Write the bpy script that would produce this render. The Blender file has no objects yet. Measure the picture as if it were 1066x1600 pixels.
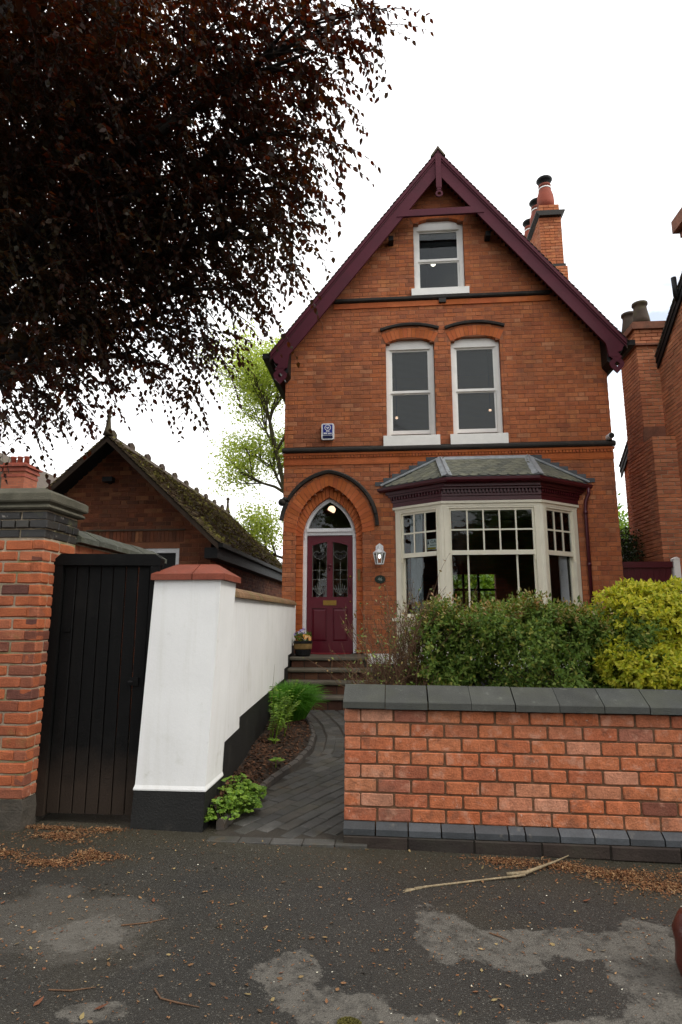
import bpy, math, random
import numpy as np
from mathutils import Vector, Matrix
R = math.radians
random.seed(7); rng = np.random.default_rng(11)
SC = bpy.context.scene
COL = SC.collection

# ------------------------------------------------------------------ camera
PITCH, YAW = 0.1783, 0.0847
cd = bpy.data.cameras.new('camera'); cam = bpy.data.objects.new('camera', cd); COL.objects.link(cam)
cd.sensor_fit = 'VERTICAL'; cd.sensor_height = 36.0; cd.sensor_width = 24.0
cd.lens = 946.17 / 1600 * 36.0
cd.clip_start = 0.05; cd.clip_end = 3000
_fw = Vector((-math.sin(YAW) * math.cos(PITCH), math.cos(YAW) * math.cos(PITCH), math.sin(PITCH)))
_rt = Vector((math.cos(YAW), math.sin(YAW), 0)); _up = _rt.cross(_fw)
cam.matrix_world = Matrix(((_rt.x, _up.x, -_fw.x, 0), (_rt.y, _up.y, -_fw.y, 0), (_rt.z, _up.z, -_fw.z, 1.5), (0, 0, 0, 1)))
SC.camera = cam

# ------------------------------------------------------------------ world: bright broken overcast
SUN_EL, SUN_AZ = R(46), R(110)          # azimuth measured from +Y towards +X : sun is behind the viewer, to the right
world = bpy.data.worlds.new('World'); SC.world = world; world.use_nodes = True
wn, wl = world.node_tree.nodes, world.node_tree.links
wn.clear()
w_out = wn.new('ShaderNodeOutputWorld')
sky = wn.new('ShaderNodeTexSky'); sky.sky_type = 'NISHITA'; sky.sun_disc = False
sky.sun_elevation = SUN_EL; sky.sun_rotation = SUN_AZ
bg_sky = wn.new('ShaderNodeBackground'); bg_sky.inputs['Strength'].default_value = 0.15
wl.new(sky.outputs['Color'], bg_sky.inputs['Color'])
bg_cl = wn.new('ShaderNodeBackground'); bg_cl.inputs['Strength'].default_value = 1.5
tc = wn.new('ShaderNodeTexCoord')
nz = wn.new('ShaderNodeTexNoise'); nz.inputs['Scale'].default_value = 3.1; nz.inputs['Detail'].default_value = 5
wl.new(tc.outputs['Generated'], nz.inputs['Vector'])
crc = wn.new('ShaderNodeValToRGB')
crc.color_ramp.elements[0].position = 0.2; crc.color_ramp.elements[0].color = (0.93, 0.95, 0.98, 1)
crc.color_ramp.elements[1].position = 0.62; crc.color_ramp.elements[1].color = (1.0, 1.0, 1.0, 1)
wl.new(nz.outputs['Fac'], crc.inputs['Fac']); wl.new(crc.outputs['Color'], bg_cl.inputs['Color'])
# gaps in the cloud: where a second noise runs low
nz2 = wn.new('ShaderNodeTexNoise'); nz2.inputs['Scale'].default_value = 2.3; nz2.inputs['Detail'].default_value = 4
mp = wn.new('ShaderNodeMapping'); mp.inputs['Location'].default_value = (0.37, 0.11, 0.42); mp.inputs['Scale'].default_value = (1, 1, 2.2)
wl.new(tc.outputs['Generated'], mp.inputs['Vector']); wl.new(mp.outputs['Vector'], nz2.inputs['Vector'])
crg = wn.new('ShaderNodeValToRGB')
crg.color_ramp.elements[0].position = 0.30; crg.color_ramp.elements[0].color = (0.45, 0.45, 0.45, 1)
crg.color_ramp.elements[1].position = 0.42; crg.color_ramp.elements[1].color = (1, 1, 1, 1)
wl.new(nz2.outputs['Fac'], crg.inputs['Fac'])
vd = wn.new('ShaderNodeVectorMath'); vd.operation = 'DOT_PRODUCT'; vd.inputs[1].default_value = (0.360, 0.834, 0.418)
nrm_ = wn.new('ShaderNodeVectorMath'); nrm_.operation = 'NORMALIZE'; wl.new(tc.outputs['Generated'], nrm_.inputs[0]); wl.new(nrm_.outputs[0], vd.inputs[0])
gp1 = wn.new('ShaderNodeMapRange'); wl.new(vd.outputs['Value'], gp1.inputs[0])
for i_, q_ in enumerate((.992, .9992, 0.0, 0.66)): gp1.inputs[1 + i_].default_value = q_
nz3 = wn.new('ShaderNodeTexNoise'); nz3.inputs['Scale'].default_value = 9; nz3.inputs['Detail'].default_value = 5
mp3 = wn.new('ShaderNodeMapping'); mp3.inputs['Scale'].default_value = (1, 1, 2.6); wl.new(tc.outputs['Generated'], mp3.inputs['Vector']); wl.new(mp3.outputs['Vector'], nz3.inputs['Vector'])
gp2 = wn.new('ShaderNodeMapRange'); wl.new(nz3.outputs['Fac'], gp2.inputs[0])
for i_, q_ in enumerate((.38, .55, 0.0, 1.0)): gp2.inputs[1 + i_].default_value = q_
gsub = wn.new('ShaderNodeMath'); gsub.operation = 'MULTIPLY'; wl.new(gp1.outputs[0], gsub.inputs[0]); wl.new(gp2.outputs[0], gsub.inputs[1])
ginv = wn.new('ShaderNodeMath'); ginv.operation = 'SUBTRACT'; ginv.inputs[0].default_value = 1.0; wl.new(gsub.outputs[0], ginv.inputs[1])
gmul = wn.new('ShaderNodeMath'); gmul.operation = 'MULTIPLY'; wl.new(crg.outputs['Color'], gmul.inputs[0]); wl.new(ginv.outputs[0], gmul.inputs[1])
mixw = wn.new('ShaderNodeMixShader')
wl.new(gmul.outputs[0], mixw.inputs['Fac']); wl.new(bg_sky.outputs[0], mixw.inputs[1]); wl.new(bg_cl.outputs[0], mixw.inputs[2])
wl.new(mixw.outputs[0], w_out.inputs['Surface'])

sd = bpy.data.lights.new('sun', 'SUN'); sd.energy = 1.5; sd.angle = R(16); sd.color = (1.0, 0.95, 0.87)
sun = bpy.data.objects.new('sun', sd); COL.objects.link(sun)
_sd = Vector((math.sin(SUN_AZ) * math.cos(SUN_EL), math.cos(SUN_AZ) * math.cos(SUN_EL), math.sin(SUN_EL)))
sun.rotation_euler = _sd.to_track_quat('Z', 'Y').to_euler(); sun.location = _sd * 40

SC.view_settings.view_transform = 'Standard'; SC.view_settings.look = 'None'
SC.view_settings.exposure = 0.28; SC.view_settings.gamma = 1.0; SC.view_settings.use_curve_mapping = False
SC.cycles.use_denoising = True
SC.cycles.max_bounces = 8; SC.cycles.transparent_max_bounces = 12

# ------------------------------------------------------------------ helpers
def srgb(h):
    h = h.lstrip('#'); o = []
    for i in (0, 2, 4):
        c = int(h[i:i + 2], 16) / 255
        o.append(c / 12.92 if c <= 0.04045 else ((c + 0.055) / 1.055) ** 2.4)
    return (o[0], o[1], o[2], 1)

def setp(o, label=None, cat=None, group=None, kind=None):
    if label: o['label'] = label
    if cat: o['category'] = cat
    if group: o['group'] = group
    if kind: o['kind'] = kind
    return o

def empty(name, loc=(0, 0, 0), label=None, cat=None, group=None, parent=None):
    o = bpy.data.objects.new(name, None); COL.objects.link(o); o.location = loc
    o.empty_display_size = 0.2
    if parent: o.parent = parent
    return setp(o, label, cat, group)

def add(name, me, parent=None, loc=None, rot=None):
    o = bpy.data.objects.new(name, me); COL.objects.link(o)
    if parent: o.parent = parent
    if loc is not None: o.location = loc
    if rot is not None: o.rotation_euler = rot
    return o

class MB:
    def __init__(s): s.v = []; s.f = []
    def quadbox(s, c8):
        b = len(s.v); s.v += c8
        s.f += [(b, b + 3, b + 2, b + 1), (b + 4, b + 5, b + 6, b + 7), (b, b + 1, b + 5, b + 4), (b + 1, b + 2, b + 6, b + 5), (b + 2, b + 3, b + 7, b + 6), (b + 3, b, b + 4, b + 7)]
        return s
    def box(s, x0, x1, y0, y1, z0, z1):
        return s.quadbox([(x0, y0, z0), (x1, y0, z0), (x1, y1, z0), (x0, y1, z0), (x0, y0, z1), (x1, y0, z1), (x1, y1, z1), (x0, y1, z1)])
    def prism(s, pts, a0, a1, axis='y'):
        """2D polygon extruded along an axis: 'y' -> pts are (x,z); 'x' -> (y,z); 'z' -> (x,y)"""
        n = len(pts); b = len(s.v)
        def mk(p, a): return {'y': (p[0], a, p[1]), 'x': (a, p[0], p[1]), 'z': (p[0], p[1], a)}[axis]
        s.v += [mk(p, a0) for p in pts] + [mk(p, a1) for p in pts]
        s.f += [tuple(range(b, b + n)), tuple(range(b + 2 * n - 1, b + n - 1, -1))]
        for i in range(n):
            j = (i + 1) % n; s.f.append((b + j, b + i, b + n + i, b + n + j))
        return s
    def tube(s, pts, rad, n=8, cap=True):
        pts = [Vector(p) for p in pts]
        if not hasattr(rad, '__len__'): rad = [rad] * len(pts)
        b = len(s.v); ref = Vector((0.13, 0.31, 0.94))
        for i, p in enumerate(pts):
            t = (pts[min(i + 1, len(pts) - 1)] - pts[max(i - 1, 0)]).normalized()
            r0 = ref if abs(t.dot(ref)) < 0.9 else Vector((1, 0, 0))
            u = t.cross(r0).normalized(); w = t.cross(u)
            for k in range(n):
                a = 2 * math.pi * k / n; q = p + (u * math.cos(a) + w * math.sin(a)) * rad[i]; s.v.append(tuple(q))
        for i in range(len(pts) - 1):
            for k in range(n):
                k2 = (k + 1) % n
                s.f.append((b + i * n + k, b + i * n + k2, b + (i + 1) * n + k2, b + (i + 1) * n + k))
        if cap:
            s.f.append(tuple(range(b + n - 1, b - 1, -1))); e = b + (len(pts) - 1) * n; s.f.append(tuple(range(e, e + n)))
        return s
    def lathe(s, prof, c=(0, 0, 0), n=16):
        b = len(s.v)
        for r, z in prof:
            for k in range(n):
                a = 2 * math.pi * k / n; s.v.append((c[0] + r * math.cos(a), c[1] + r * math.sin(a), c[2] + z))
        for i in range(len(prof) - 1):
            for k in range(n):
                k2 = (k + 1) % n; s.f.append((b + i * n + k, b + i * n + k2, b + (i + 1) * n + k2, b + (i + 1) * n + k))
        s.f.append(tuple(range(b + n - 1, b - 1, -1))); e = b + (len(prof) - 1) * n; s.f.append(tuple(range(e, e + n)))
        return s
    def sphere(s, c, r, n=10, m=7, sz=1.0):
        return s.lathe([(max(r * math.sin(math.pi * i / m), 1e-4), -r * sz * math.cos(math.pi * i / m)) for i in range(m + 1)], c, n)
    def poly(s, pts): b = len(s.v); s.v += [tuple(p) for p in pts]; s.f.append(tuple(range(b, b + len(pts)))); return s
    def brick(s, M, l, h, d, ch=0.005, jit=0.0015, r=random):
        """chamfered brick: face at local y=0 looking to -y, bottom left at the origin; M maps local to target"""
        j = lambda: r.uniform(-jit, jit)
        y = r.uniform(-0.0025, 0.0025)
        p = [(ch + j(), y + j(), ch + j()), (l - ch + j(), y + j(), ch + j()), (l - ch + j(), y + j(), h - ch + j()), (ch + j(), y + j(), h - ch + j()),
             (0, ch, 0), (l, ch, 0), (l, ch, h), (0, ch, h), (0, d, 0), (l, d, 0), (l, d, h), (0, d, h)]
        b = len(s.v); s.v += [tuple(M @ Vector(q)) for q in p] if M is not None else p
        for q in ((0, 1, 2, 3), (4, 5, 1, 0), (5, 6, 2, 1), (6, 7, 3, 2), (7, 4, 0, 3), (8, 9, 5, 4), (9, 10, 6, 5), (10, 11, 7, 6), (11, 8, 4, 7)):
            s.f.append(tuple(b + i for i in q))
        return s
    def mesh(s, name, mat, smooth=False):
        me = bpy.data.meshes.new(name); me.from_pydata([tuple(v) for v in s.v], [], s.f); me.materials.append(mat)
        if smooth: me.polygons.foreach_set('use_smooth', [True] * len(me.polygons))
        me.update(); return me
    def build(s, name, mat, parent=None, smooth=False, loc=None, rot=None):
        return add(name, s.mesh(name, mat, smooth), parent, loc, rot)

def np_mesh(name, V, F, mat, smooth=False):
    """V (n,3), F (m,k) arrays"""
    me = bpy.data.meshes.new(name); k = F.shape[1]
    me.vertices.add(len(V)); me.vertices.foreach_set('co', np.ascontiguousarray(V, dtype=np.float32).ravel())
    me.loops.add(F.size); me.loops.foreach_set('vertex_index', np.ascontiguousarray(F, dtype=np.int32).ravel())
    me.polygons.add(len(F)); me.polygons.foreach_set('loop_start', np.arange(0, F.size, k, dtype=np.int32))
    me.polygons.foreach_set('loop_total', np.full(len(F), k, dtype=np.int32))
    if smooth: me.polygons.foreach_set('use_smooth', np.ones(len(F), dtype=bool))
    me.materials.append(mat); me.update(calc_edges=True); return me

def unit(a): return a / np.maximum(np.linalg.norm(a, axis=-1, keepdims=True), 1e-9)

def leaf_arrays(P, D, N, L, W, droop=0.18):
    """pointed oval leaves: P base, D midrib direction, N face normal, L length, W width (arrays)"""
    D = unit(D); S = unit(np.cross(D, N)); N = unit(np.cross(S, D)); L = L[:, None]; W = W[:, None]
    q = lambda t, w, dz: P + D * L * t + S * W * w - N * L * dz
    V = np.stack([q(0, 0, 0), q(.33, .5, -.03), q(.33, -.5, -.03), q(.72, .34, droop * .5), q(.72, -.34, droop * .5), q(1, 0, droop)], 1)
    n = len(P); F = np.array([[0, 2, 1], [1, 2, 4], [1, 4, 3], [3, 4, 5]])
    return V.reshape(-1, 3), (F[None] + 6 * np.arange(n)[:, None, None]).reshape(-1, 3)

def tube_arrays(paths, radii, sides=3):
    """paths (n,k,3), radii (n,k) -> quads"""
    n, k, _ = paths.shape
    T = np.gradient(paths, axis=1); T = unit(T)
    ref = np.where(np.abs(T[..., 2:3]) > 0.9, np.array([1., 0, 0]), np.array([0, 0, 1.]))
    U = unit(np.cross(T, ref)); W = np.cross(T, U)
    a = 2 * np.pi * np.arange(sides) / sides
    V = paths[:, :, None] + radii[:, :, None, None] * (U[:, :, None] * np.cos(a)[None, None, :, None] + W[:, :, None] * np.sin(a)[None, None, :, None])
    i = np.arange(k - 1)[:, None]; s = np.arange(sides)[None]; s2 = (s + 1) % sides
    F = np.stack([i * sides + s, i * sides + s2, (i + 1) * sides + s2, (i + 1) * sides + s], -1).reshape(-1, 4)
    F = (F[None] + (n and np.arange(n)[:, None, None]) * k * sides).reshape(-1, 4)
    return V.reshape(-1, 3), F

# ------------------------------------------------------------------ materials
def pmat(name, base, ramp=None, rnd=None, rough=0.85, vary=0.25, vscale=6.0, fine=0.12, fscale=90.0, bump=0.25, bscale=60.0,
         stain=None, spec=0.35, metal=0.0, trans=0.0, streak=None, backcol=None):
    """procedural material: a random tint per piece, two scales of mottling, stains and fine bump"""
    m = bpy.data.materials.new(name); m.use_nodes = True
    nt = m.node_tree; N, L = nt.nodes, nt.links; bs = N['Principled BSDF']
    geo = N.new('ShaderNodeNewGeometry')
    def mix(a, b, fac, mode='MIX'):
        x = N.new('ShaderNodeMix'); x.data_type = 'RGBA'; x.blend_type = mode
        for s, v in ((x.inputs[0], fac), (x.inputs[6], a), (x.inputs[7], b)):
            if hasattr(v, 'is_output') or isinstance(v, bpy.types.NodeSocket): L.new(v, s)
            else: s.default_value = v
        return x.outputs[2]
    def noise(scale, detail=4, rough_=0.55, vec=None):
        n = N.new('ShaderNodeTexNoise'); n.inputs['Scale'].default_value = scale; n.inputs['Detail'].default_value = detail
        n.inputs['Roughness'].default_value = rough_
        L.new(vec or geo.outputs['Position'], n.inputs['Vector']); return n.outputs['Fac']
    def mrange(v, a, b, c, d):
        r = N.new('ShaderNodeMapRange'); L.new(v, r.inputs[0])
        for i, q in enumerate((a, b, c, d)): r.inputs[1 + i].default_value = q
        return r.outputs[0]
    if ramp:
        cr = N.new('ShaderNodeValToRGB'); cr.color_ramp.interpolation = 'LINEAR'
        els = cr.color_ramp.elements
        while len(els) < len(ramp): els.new(0.5)
        for i, c in enumerate(ramp):
            els[i].position = i / max(1, len(ramp) - 1); els[i].color = srgb(c) if isinstance(c, str) else c
        if rnd == 'island': L.new(geo.outputs['Random Per Island'], cr.inputs[0])
        elif rnd == 'object':
            oi = N.new('ShaderNodeObjectInfo'); L.new(oi.outputs['Random'], cr.inputs[0])
        else: L.new(noise(vscale * .4), cr.inputs[0])
        col = cr.outputs[0]
    else:
        col = srgb(base) if isinstance(base, str) else base
    dk = (1 - vary, 1 - vary, 1 - vary, 1); lt = (1 + vary * .6, 1 + vary * .6, 1 + vary * .6, 1)
    col = mix(col, mix(dk, lt, mrange(noise(vscale), .3, .7, 0, 1)), 1.0, 'MULTIPLY')
    if fine:
        col = mix(col, mix((1 - fine, 1 - fine, 1 - fine, 1), (1 + fine, 1 + fine, 1 + fine, 1), mrange(noise(fscale, 2), .3, .7, 0, 1)), 1.0, 'MULTIPLY')
    for st in (stain or []):
        c, scale, lo, hi, amt = st
        col = mix(col, srgb(c), mrange(noise(scale, 5, .65), lo, hi, 0, amt))
    if streak:
        c, amt = streak
        mpn = N.new('ShaderNodeMapping'); mpn.inputs['Scale'].default_value = (14, 14, 0.7); L.new(geo.outputs['Position'], mpn.inputs['Vector'])
        col = mix(col, srgb(c), mrange(noise(1.0, 4, .6, mpn.outputs[0]), .5, .72, 0, amt))
    if isinstance(col, tuple): bs.inputs['Base Color'].default_value = col
    else: L.new(col, bs.inputs['Base Color'])
    bs.inputs['Roughness'].default_value = rough; bs.inputs['Metallic'].default_value = metal
    bs.inputs['Specular IOR Level'].default_value = spec
    if bump:
        b = N.new('ShaderNodeBump'); b.inputs['Strength'].default_value = bump; b.inputs['Distance'].default_value = 0.02
        L.new(noise(bscale, 5, .6), b.inputs['Height']); L.new(b.outputs[0], bs.inputs['Normal'])
    if trans:
        out = N['Material Output']; tr = N.new('ShaderNodeBsdfTranslucent'); ms = N.new('ShaderNodeMixShader'); ms.inputs[0].default_value = trans
        tcol = mix(col, (backcol if backcol else (1.3, 1.2, .6, 1)), 1.0, 'MULTIPLY')
        L.new(tcol, tr.inputs['Color']); L.new(bs.outputs[0], ms.inputs[1]); L.new(tr.outputs[0], ms.inputs[2]); L.new(ms.outputs[0], out.inputs['Surface'])
    return m

HB = ['#99563a', '#a85e38', '#b0643a', '#b4683c', '#a8603e', '#b86e44', '#a05a38', '#b46a42', '#92563c', '#ae643c', '#b87448', '#b26844', '#bc7e58']
hstain = [('#5d4030', 1.3, .50, .72, .5), ('#c09078', 7, .66, .76, .3), ('#7a4630', .55, .48, .66, .3)]
M = {}
M['house_brick'] = pmat('house_brick', '#a8552f', HB, 'object', vary=.18, vscale=9, stain=hstain, bump=.4, streak=('#6a4230', .28))
M['house_brick_j'] = pmat('house_brick_joined', '#a8552f', HB, 'island', vary=.18, vscale=9, stain=hstain, bump=.4, streak=('#6a4230', .28))
M['house_arch'] = pmat('arch_brick', '#b05c34', ['#a2532d', '#b4622f', '#b05a34', '#bd6a3c'], 'island', vary=.15, stain=[('#6a4432', 1.6, .55, .75, .4)])
M['mortar_dark'] = pmat('mortar_dark', '#8c5a40', vary=.3, vscale=3, bump=.4)
M['mortar_wall'] = pmat('mortar_wall', '#74563f', vary=.3, vscale=8, bump=.6, bscale=120)
M['mortar_light'] = pmat('mortar_light', '#b0a08a', vary=.3, vscale=8, stain=[('#6d7038', 3, .5, .65, .7)], bump=.6, bscale=120)
FB = ['#7c4a3a', '#b06240', '#ba6e48', '#b46844', '#c07a54', '#a86244', '#bc7c5c', '#bb673f', '#985c48', '#c48c70', '#b46642', '#b86c46']
fstain = [('#c4937a', 10, .54, .66, .55), ('#6d4a3a', 8, .58, .66, .55), ('#d8cfc4', 30, .66, .74, .5), ('#8a6450', 45, .56, .7, .3), ('#7a5a48', 2.2, .58, .7, .4)]
M['wall_brick'] = pmat('wall_brick', '#b86440', FB, 'object', vary=.26, vscale=17, stain=fstain, bump=.5, bscale=80, fine=.18)
PB = ['#5e3a32', '#945032', '#a25634', '#ac5e3a', '#905036', '#ac6444', '#7a4836', '#a05634', '#a65c38']
pst = [('#7a7a40', 4, .58, .72, .35), ('#c4a890', 12, .64, .76, .4), ('#5a3a30', 3.5, .6, .72, .4)]
M['pillar_brick'] = pmat('pillar_brick', '#a84e2e', PB, 'object', vary=.2, vscale=12, stain=pst, bump=.45, bscale=80, fine=.15)
M['pillar_brick_j'] = pmat('pillar_brick_joined', '#a84e2e', PB, 'island', vary=.2, vscale=12, stain=pst, bump=.45)
GB = ['#55301f', '#6e3f2a', '#784229', '#824b31', '#683a28', '#93603f', '#5e3a2a', '#7e4932']
M['garage_brick'] = pmat('garage_brick', '#80482f', GB, 'object', vary=.2, vscale=8, stain=[('#4a3a2c', 1.5, .5, .7, .5)])
M['garage_brick_j'] = pmat('garage_brick_joined', '#80482f', GB, 'island', vary=.2, vscale=8, stain=[('#4a3a2c', 1.5, .5, .7, .5)])
NB = ['#b06a4a', '#c07a54', '#c6825c', '#b87252', '#cc8a64', '#a4664a']
M['near_house_brick'] = pmat('neighbour_brick', '#a0583a', NB, 'island', vary=.18, vscale=4, stain=[('#6a4a3a', .8, .5, .7, .5)])
M['blue_brick'] = pmat('blue_brick', '#5b6066', ['#36393b', '#42464a', '#4c5054', '#3c3f42'], 'object', rough=.55, vary=.2, vscale=10, stain=[('#8a8478', 8, .62, .74, .4)], spec=.5, bump=.2)
M['blue_brick_j'] = pmat('blue_brick_joined', '#3f4244', ['#34363a', '#46484c', '#3c3f42', '#2f3133'], 'island', rough=.55, vary=.2, vscale=10, stain=[('#9a9280', 9, .62, .7, .6), ('#5d6040', 4, .55, .7, .4)], spec=.5)
M['black_brick'] = pmat('black_brick', '#2c2b2a', ['#222222', '#2f2d2b', '#38352f'], 'object', rough=.6, stain=[('#b8b0a4', 7, .62, .68, .7), ('#5e6138', 4, .56, .7, .6)], spec=.5)
M['base_brick'] = pmat('base_brick', '#4a3a31', ['#2a2421', '#382e28', '#403228', '#302824'], 'object', vary=.3, stain=[('#38382c', 3, .5, .7, .6)])
M['coping'] = pmat('coping', '#444541', ['#3c3d3a', '#484944', '#424442'], 'object', rough=.75, vary=.2, vscale=7, stain=[('#7d8078', 14, .62, .74, .4), ('#4a4c3c', 3, .5, .7, .4), ('#c8c8c0', 60, .72, .76, .5)], bump=.35, bscale=150)
M['stone_cap'] = pmat('stone_cap', '#5c594c', vary=.3, vscale=6, stain=[('#403f32', 4, .5, .65, .6), ('#7e7a6a', 9, .6, .7, .4)], bump=.6, bscale=90, rough=.95)
M['slab_grey'] = pmat('slab_grey', '#56584f', vary=.3, vscale=6, stain=[('#4a4c38', 4, .5, .65, .6), ('#83847a', 9, .6, .7, .4)], bump=.6, bscale=90, rough=.9)
M['slab_dark'] = pmat('slab_dark', '#4a443c', vary=.35, vscale=9, stain=[('#34322a', 3, .5, .66, .6), ('#6a5a4a', 7, .56, .7, .4)], bump=.5)
M['step_stone'] = pmat('step_stone', '#5d564a', vary=.3, vscale=5, stain=[('#42412f', 3, .5, .7, .6), ('#7a7464', 14, .6, .7, .4)], bump=.35)
M['step_brick'] = pmat('step_brick', '#5a3a2c', ['#4a3026', '#64402e', '#503428', '#6d4a34'], 'object', vary=.3, stain=[('#36302a', 3, .5, .7, .6)])
M['slate'] = pmat('slate', '#6c6d62', ['#5e6058', '#6d6e62', '#787868', '#64665c'], 'object', rough=.7, vary=.2, vscale=9, stain=[('#5d6040', 5, .52, .7, .4)], bump=.3)
M['slate_dark'] = pmat('slate_dark', '#4b4e52', ['#45484c', '#54575b'], 'object', rough=.7)
M['lead'] = pmat('lead', '#9aa0a4', rough=.5, vary=.25, vscale=8, metal=.2, spec=.5)
M['roof_tile'] = pmat('roof_tile', '#4a423b', ['#3c3530', '#4b423b', '#564a40', '#433b36'], 'island', stain=[('#5a5c34', 2.5, .5, .65, .6)], vary=.25)
M['moss_tile'] = pmat('moss_tile', '#5a4a38', ['#4c3d30', '#5e4d3a', '#66523c', '#483a2e'], 'island', vary=.3, stain=[('#5e5630', 1.6, .42, .62, .75), ('#74703c', 5, .57, .7, .6), ('#3c3822', 9, .58, .7, .6)], bump=.9, bscale=30)
M['ridge'] = pmat('ridge_tile', '#54473d', vary=.3, vscale=5, stain=[('#5c5c34', 3, .5, .65, .5)])
M['plum'] = pmat('plum_paint', '#4e1827', rough=.6, vary=.12, vscale=3, fine=.05, bump=.12, bscale=25, stain=[('#6d4450', 20, .7, .78, .5), ('#3a1520', 2, .5, .7, .4)], spec=.22)
M['burgundy'] = pmat('burgundy_paint', '#480d1a', rough=.38, vary=.1, vscale=3, fine=.04, bump=.08, bscale=25, spec=.5)
M['door_red'] = pmat('door_paint', '#5a1022', rough=.3, vary=.08, vscale=3, fine=.04, bump=.05, bscale=20, spec=.5)
M['cream'] = pmat('cream_paint', '#e8e2ce', rough=.45, vary=.06, vscale=5, fine=.03, bump=.08, bscale=30, stain=[('#b0a890', 5, .62, .76, .35)])
M['white_paint'] = pmat('white_paint', '#ecebe6', rough=.5, vary=.06, vscale=6, fine=.03, bump=.1, bscale=40, stain=[('#9a9484', 12, .66, .76, .5)])
M['upvc'] = pmat('frame_white', '#dfe0e2', rough=.35, vary=.05, bump=.03)
M['render'] = pmat('white_render', '#e6e6e4', rough=.85, vary=.05, vscale=2.5, fine=.02, bump=.06, bscale=35, stain=[('#c8c8bc', 2.2, .58, .75, .4), ('#b0aca2', 9, .64, .74, .3), ('#b4b4a2', 4.5, .62, .74, .3)], streak=('#b8b5a4', .18))
M['black_paint'] = pmat('black_paint', '#1c1c1b', rough=.6, vary=.25, vscale=5, stain=[('#3a3733', 4, .55, .7, .6)], bump=.3, spec=.4)
M['black_roll'] = pmat('black_moulding', '#2a2622', rough=.7, vary=.3, vscale=7, stain=[('#57483c', 5, .56, .7, .5)])
M['black_metal'] = pmat('black_metal', '#131314', rough=.55, vary=.1, spec=.25)
M['terracotta'] = pmat('terracotta', '#8e4634', rough=.8, vary=.25, vscale=4, stain=[('#55352c', 3, .5, .68, .6)])
M['chimney_cap'] = pmat('chimney_cap', '#8a5c48', vary=.3, vscale=6, stain=[('#5a4438', 4, .5, .66, .6)])
M['terracotta_red'] = pmat('terracotta_red', '#8e4632', ['#763b2b', '#864532', '#7e402e'], 'object', rough=.7, vary=.2, vscale=8, stain=[('#c0a890', 14, .66, .76, .4), ('#55402c', 4, .56, .72, .5)])
M['clay_coping'] = pmat('clay_coping', '#7d6046', ['#75593f', '#88684c', '#6d5a3c'], 'object', vary=.25, vscale=8, stain=[('#6a6638', 4, .5, .66, .6)])
M['brass'] = pmat('brass', '#94763a', rough=.4, metal=.8, vary=.2)
M['soil'] = pmat('soil', '#33281f', rough=.95, vary=.4, vscale=12, bump=1, bscale=40)
M['mulch'] = pmat('mulch', '#4a3020', ['#2c1d14', '#4a2f1e', '#5e3e28', '#3a261a', '#74523a'], 'island', rough=.95, bump=.3)
M['flakes'] = pmat('bud_scales', '#7a4e2c', ['#4a2f1f', '#70482c', '#845a36', '#5e3f2a', '#a07e58', '#523422'], 'island', rough=.9, bump=.1)
M['dry_leaf'] = pmat('dry_leaf', '#7a5a3c', ['#54402c', '#7d5c3c', '#96744e', '#6a3a24', '#8a7a50', '#a58a60'], 'island', rough=.8)
M['petal'] = pmat('petal', '#d8d2bc', ['#e4e0d0', '#cfc8ae', '#ddd8c8', '#b8ae8c'], 'island', rough=.8, bump=0)
M['stick'] = pmat('dead_stem', '#8a7a60', vary=.3, vscale=20, stain=[('#c0b496', 30, .5, .7, .5)])
M['bark'] = pmat('bark', '#2c2622', vary=.35, vscale=5, bump=.8, bscale=25, rough=.95)
M['bark_green'] = pmat('bark_green', '#4a4630', vary=.3, vscale=4, bump=.5, rough=.95)
M['twig'] = pmat('twig', '#664c38', vary=.25, vscale=10, rough=.9)
M['beech'] = pmat('beech_leaf', '#2a1414', ['#1e130e', '#361a13', '#241a0d', '#3c2016', '#2a2411', '#301812', '#2e2a14', '#1c120e'], 'island', rough=.5, vary=.15, fine=0, bump=0, spec=.25, trans=.42, stain=[('#2e2c16', .45, .48, .6, .75), ('#4a2016', .6, .56, .68, .6)], backcol=(3.0, 1.2, .4, 1))
M['pale_leaf'] = pmat('pale_leaf', '#93a83c', ['#8a9c44', '#a4b454', '#b6c068', '#94a848', '#bcc870'], 'island', rough=.6, vary=.1, fine=0, bump=0, trans=.5, backcol=(1.3, 1.3, .6, 1))
M['bg_leaf'] = pmat('background_leaf', '#4f6a2a', ['#3a5420', '#56742c', '#6c8a38', '#486024'], 'island', rough=.6, vary=.15, fine=0, bump=0, trans=.35)
M['hedge'] = pmat('hedge_leaf', '#3f5422', ['#3a5020', '#4e6828', '#627a34', '#425a24', '#788a40', '#56702e', '#96924c'], 'island', rough=.55, vary=.12, fine=0, bump=0, spec=.18, trans=.35)
M['hedge_tip'] = pmat('hedge_tip', '#7a7038', ['#7a7a34', '#8a6a3a', '#94804a', '#6c7a34', '#9a6a48'], 'island', rough=.4, vary=.12, fine=0, bump=0, spec=.5, trans=.3)
M['gold'] = pmat('golden_leaf', '#a8a828', ['#7c9026', '#b0b430', '#ccc444', '#bcb838', '#98a830', '#d8d058', '#88982a'], 'island', rough=.5, vary=.1, fine=0, bump=0, spec=.2, trans=.4)
M['herb'] = pmat('herb_leaf', '#6a8a30', ['#4e7024', '#6c9030', '#8aa83c', '#587a28', '#94b04a'], 'island', rough=.5, vary=.1, fine=0, bump=0, trans=.4)
M['grass'] = pmat('grass_blade', '#5c9a2c', ['#4a8422', '#62a030', '#78b03c', '#55902a'], 'island', rough=.5, vary=.1, fine=0, bump=0, trans=.4)
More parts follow.
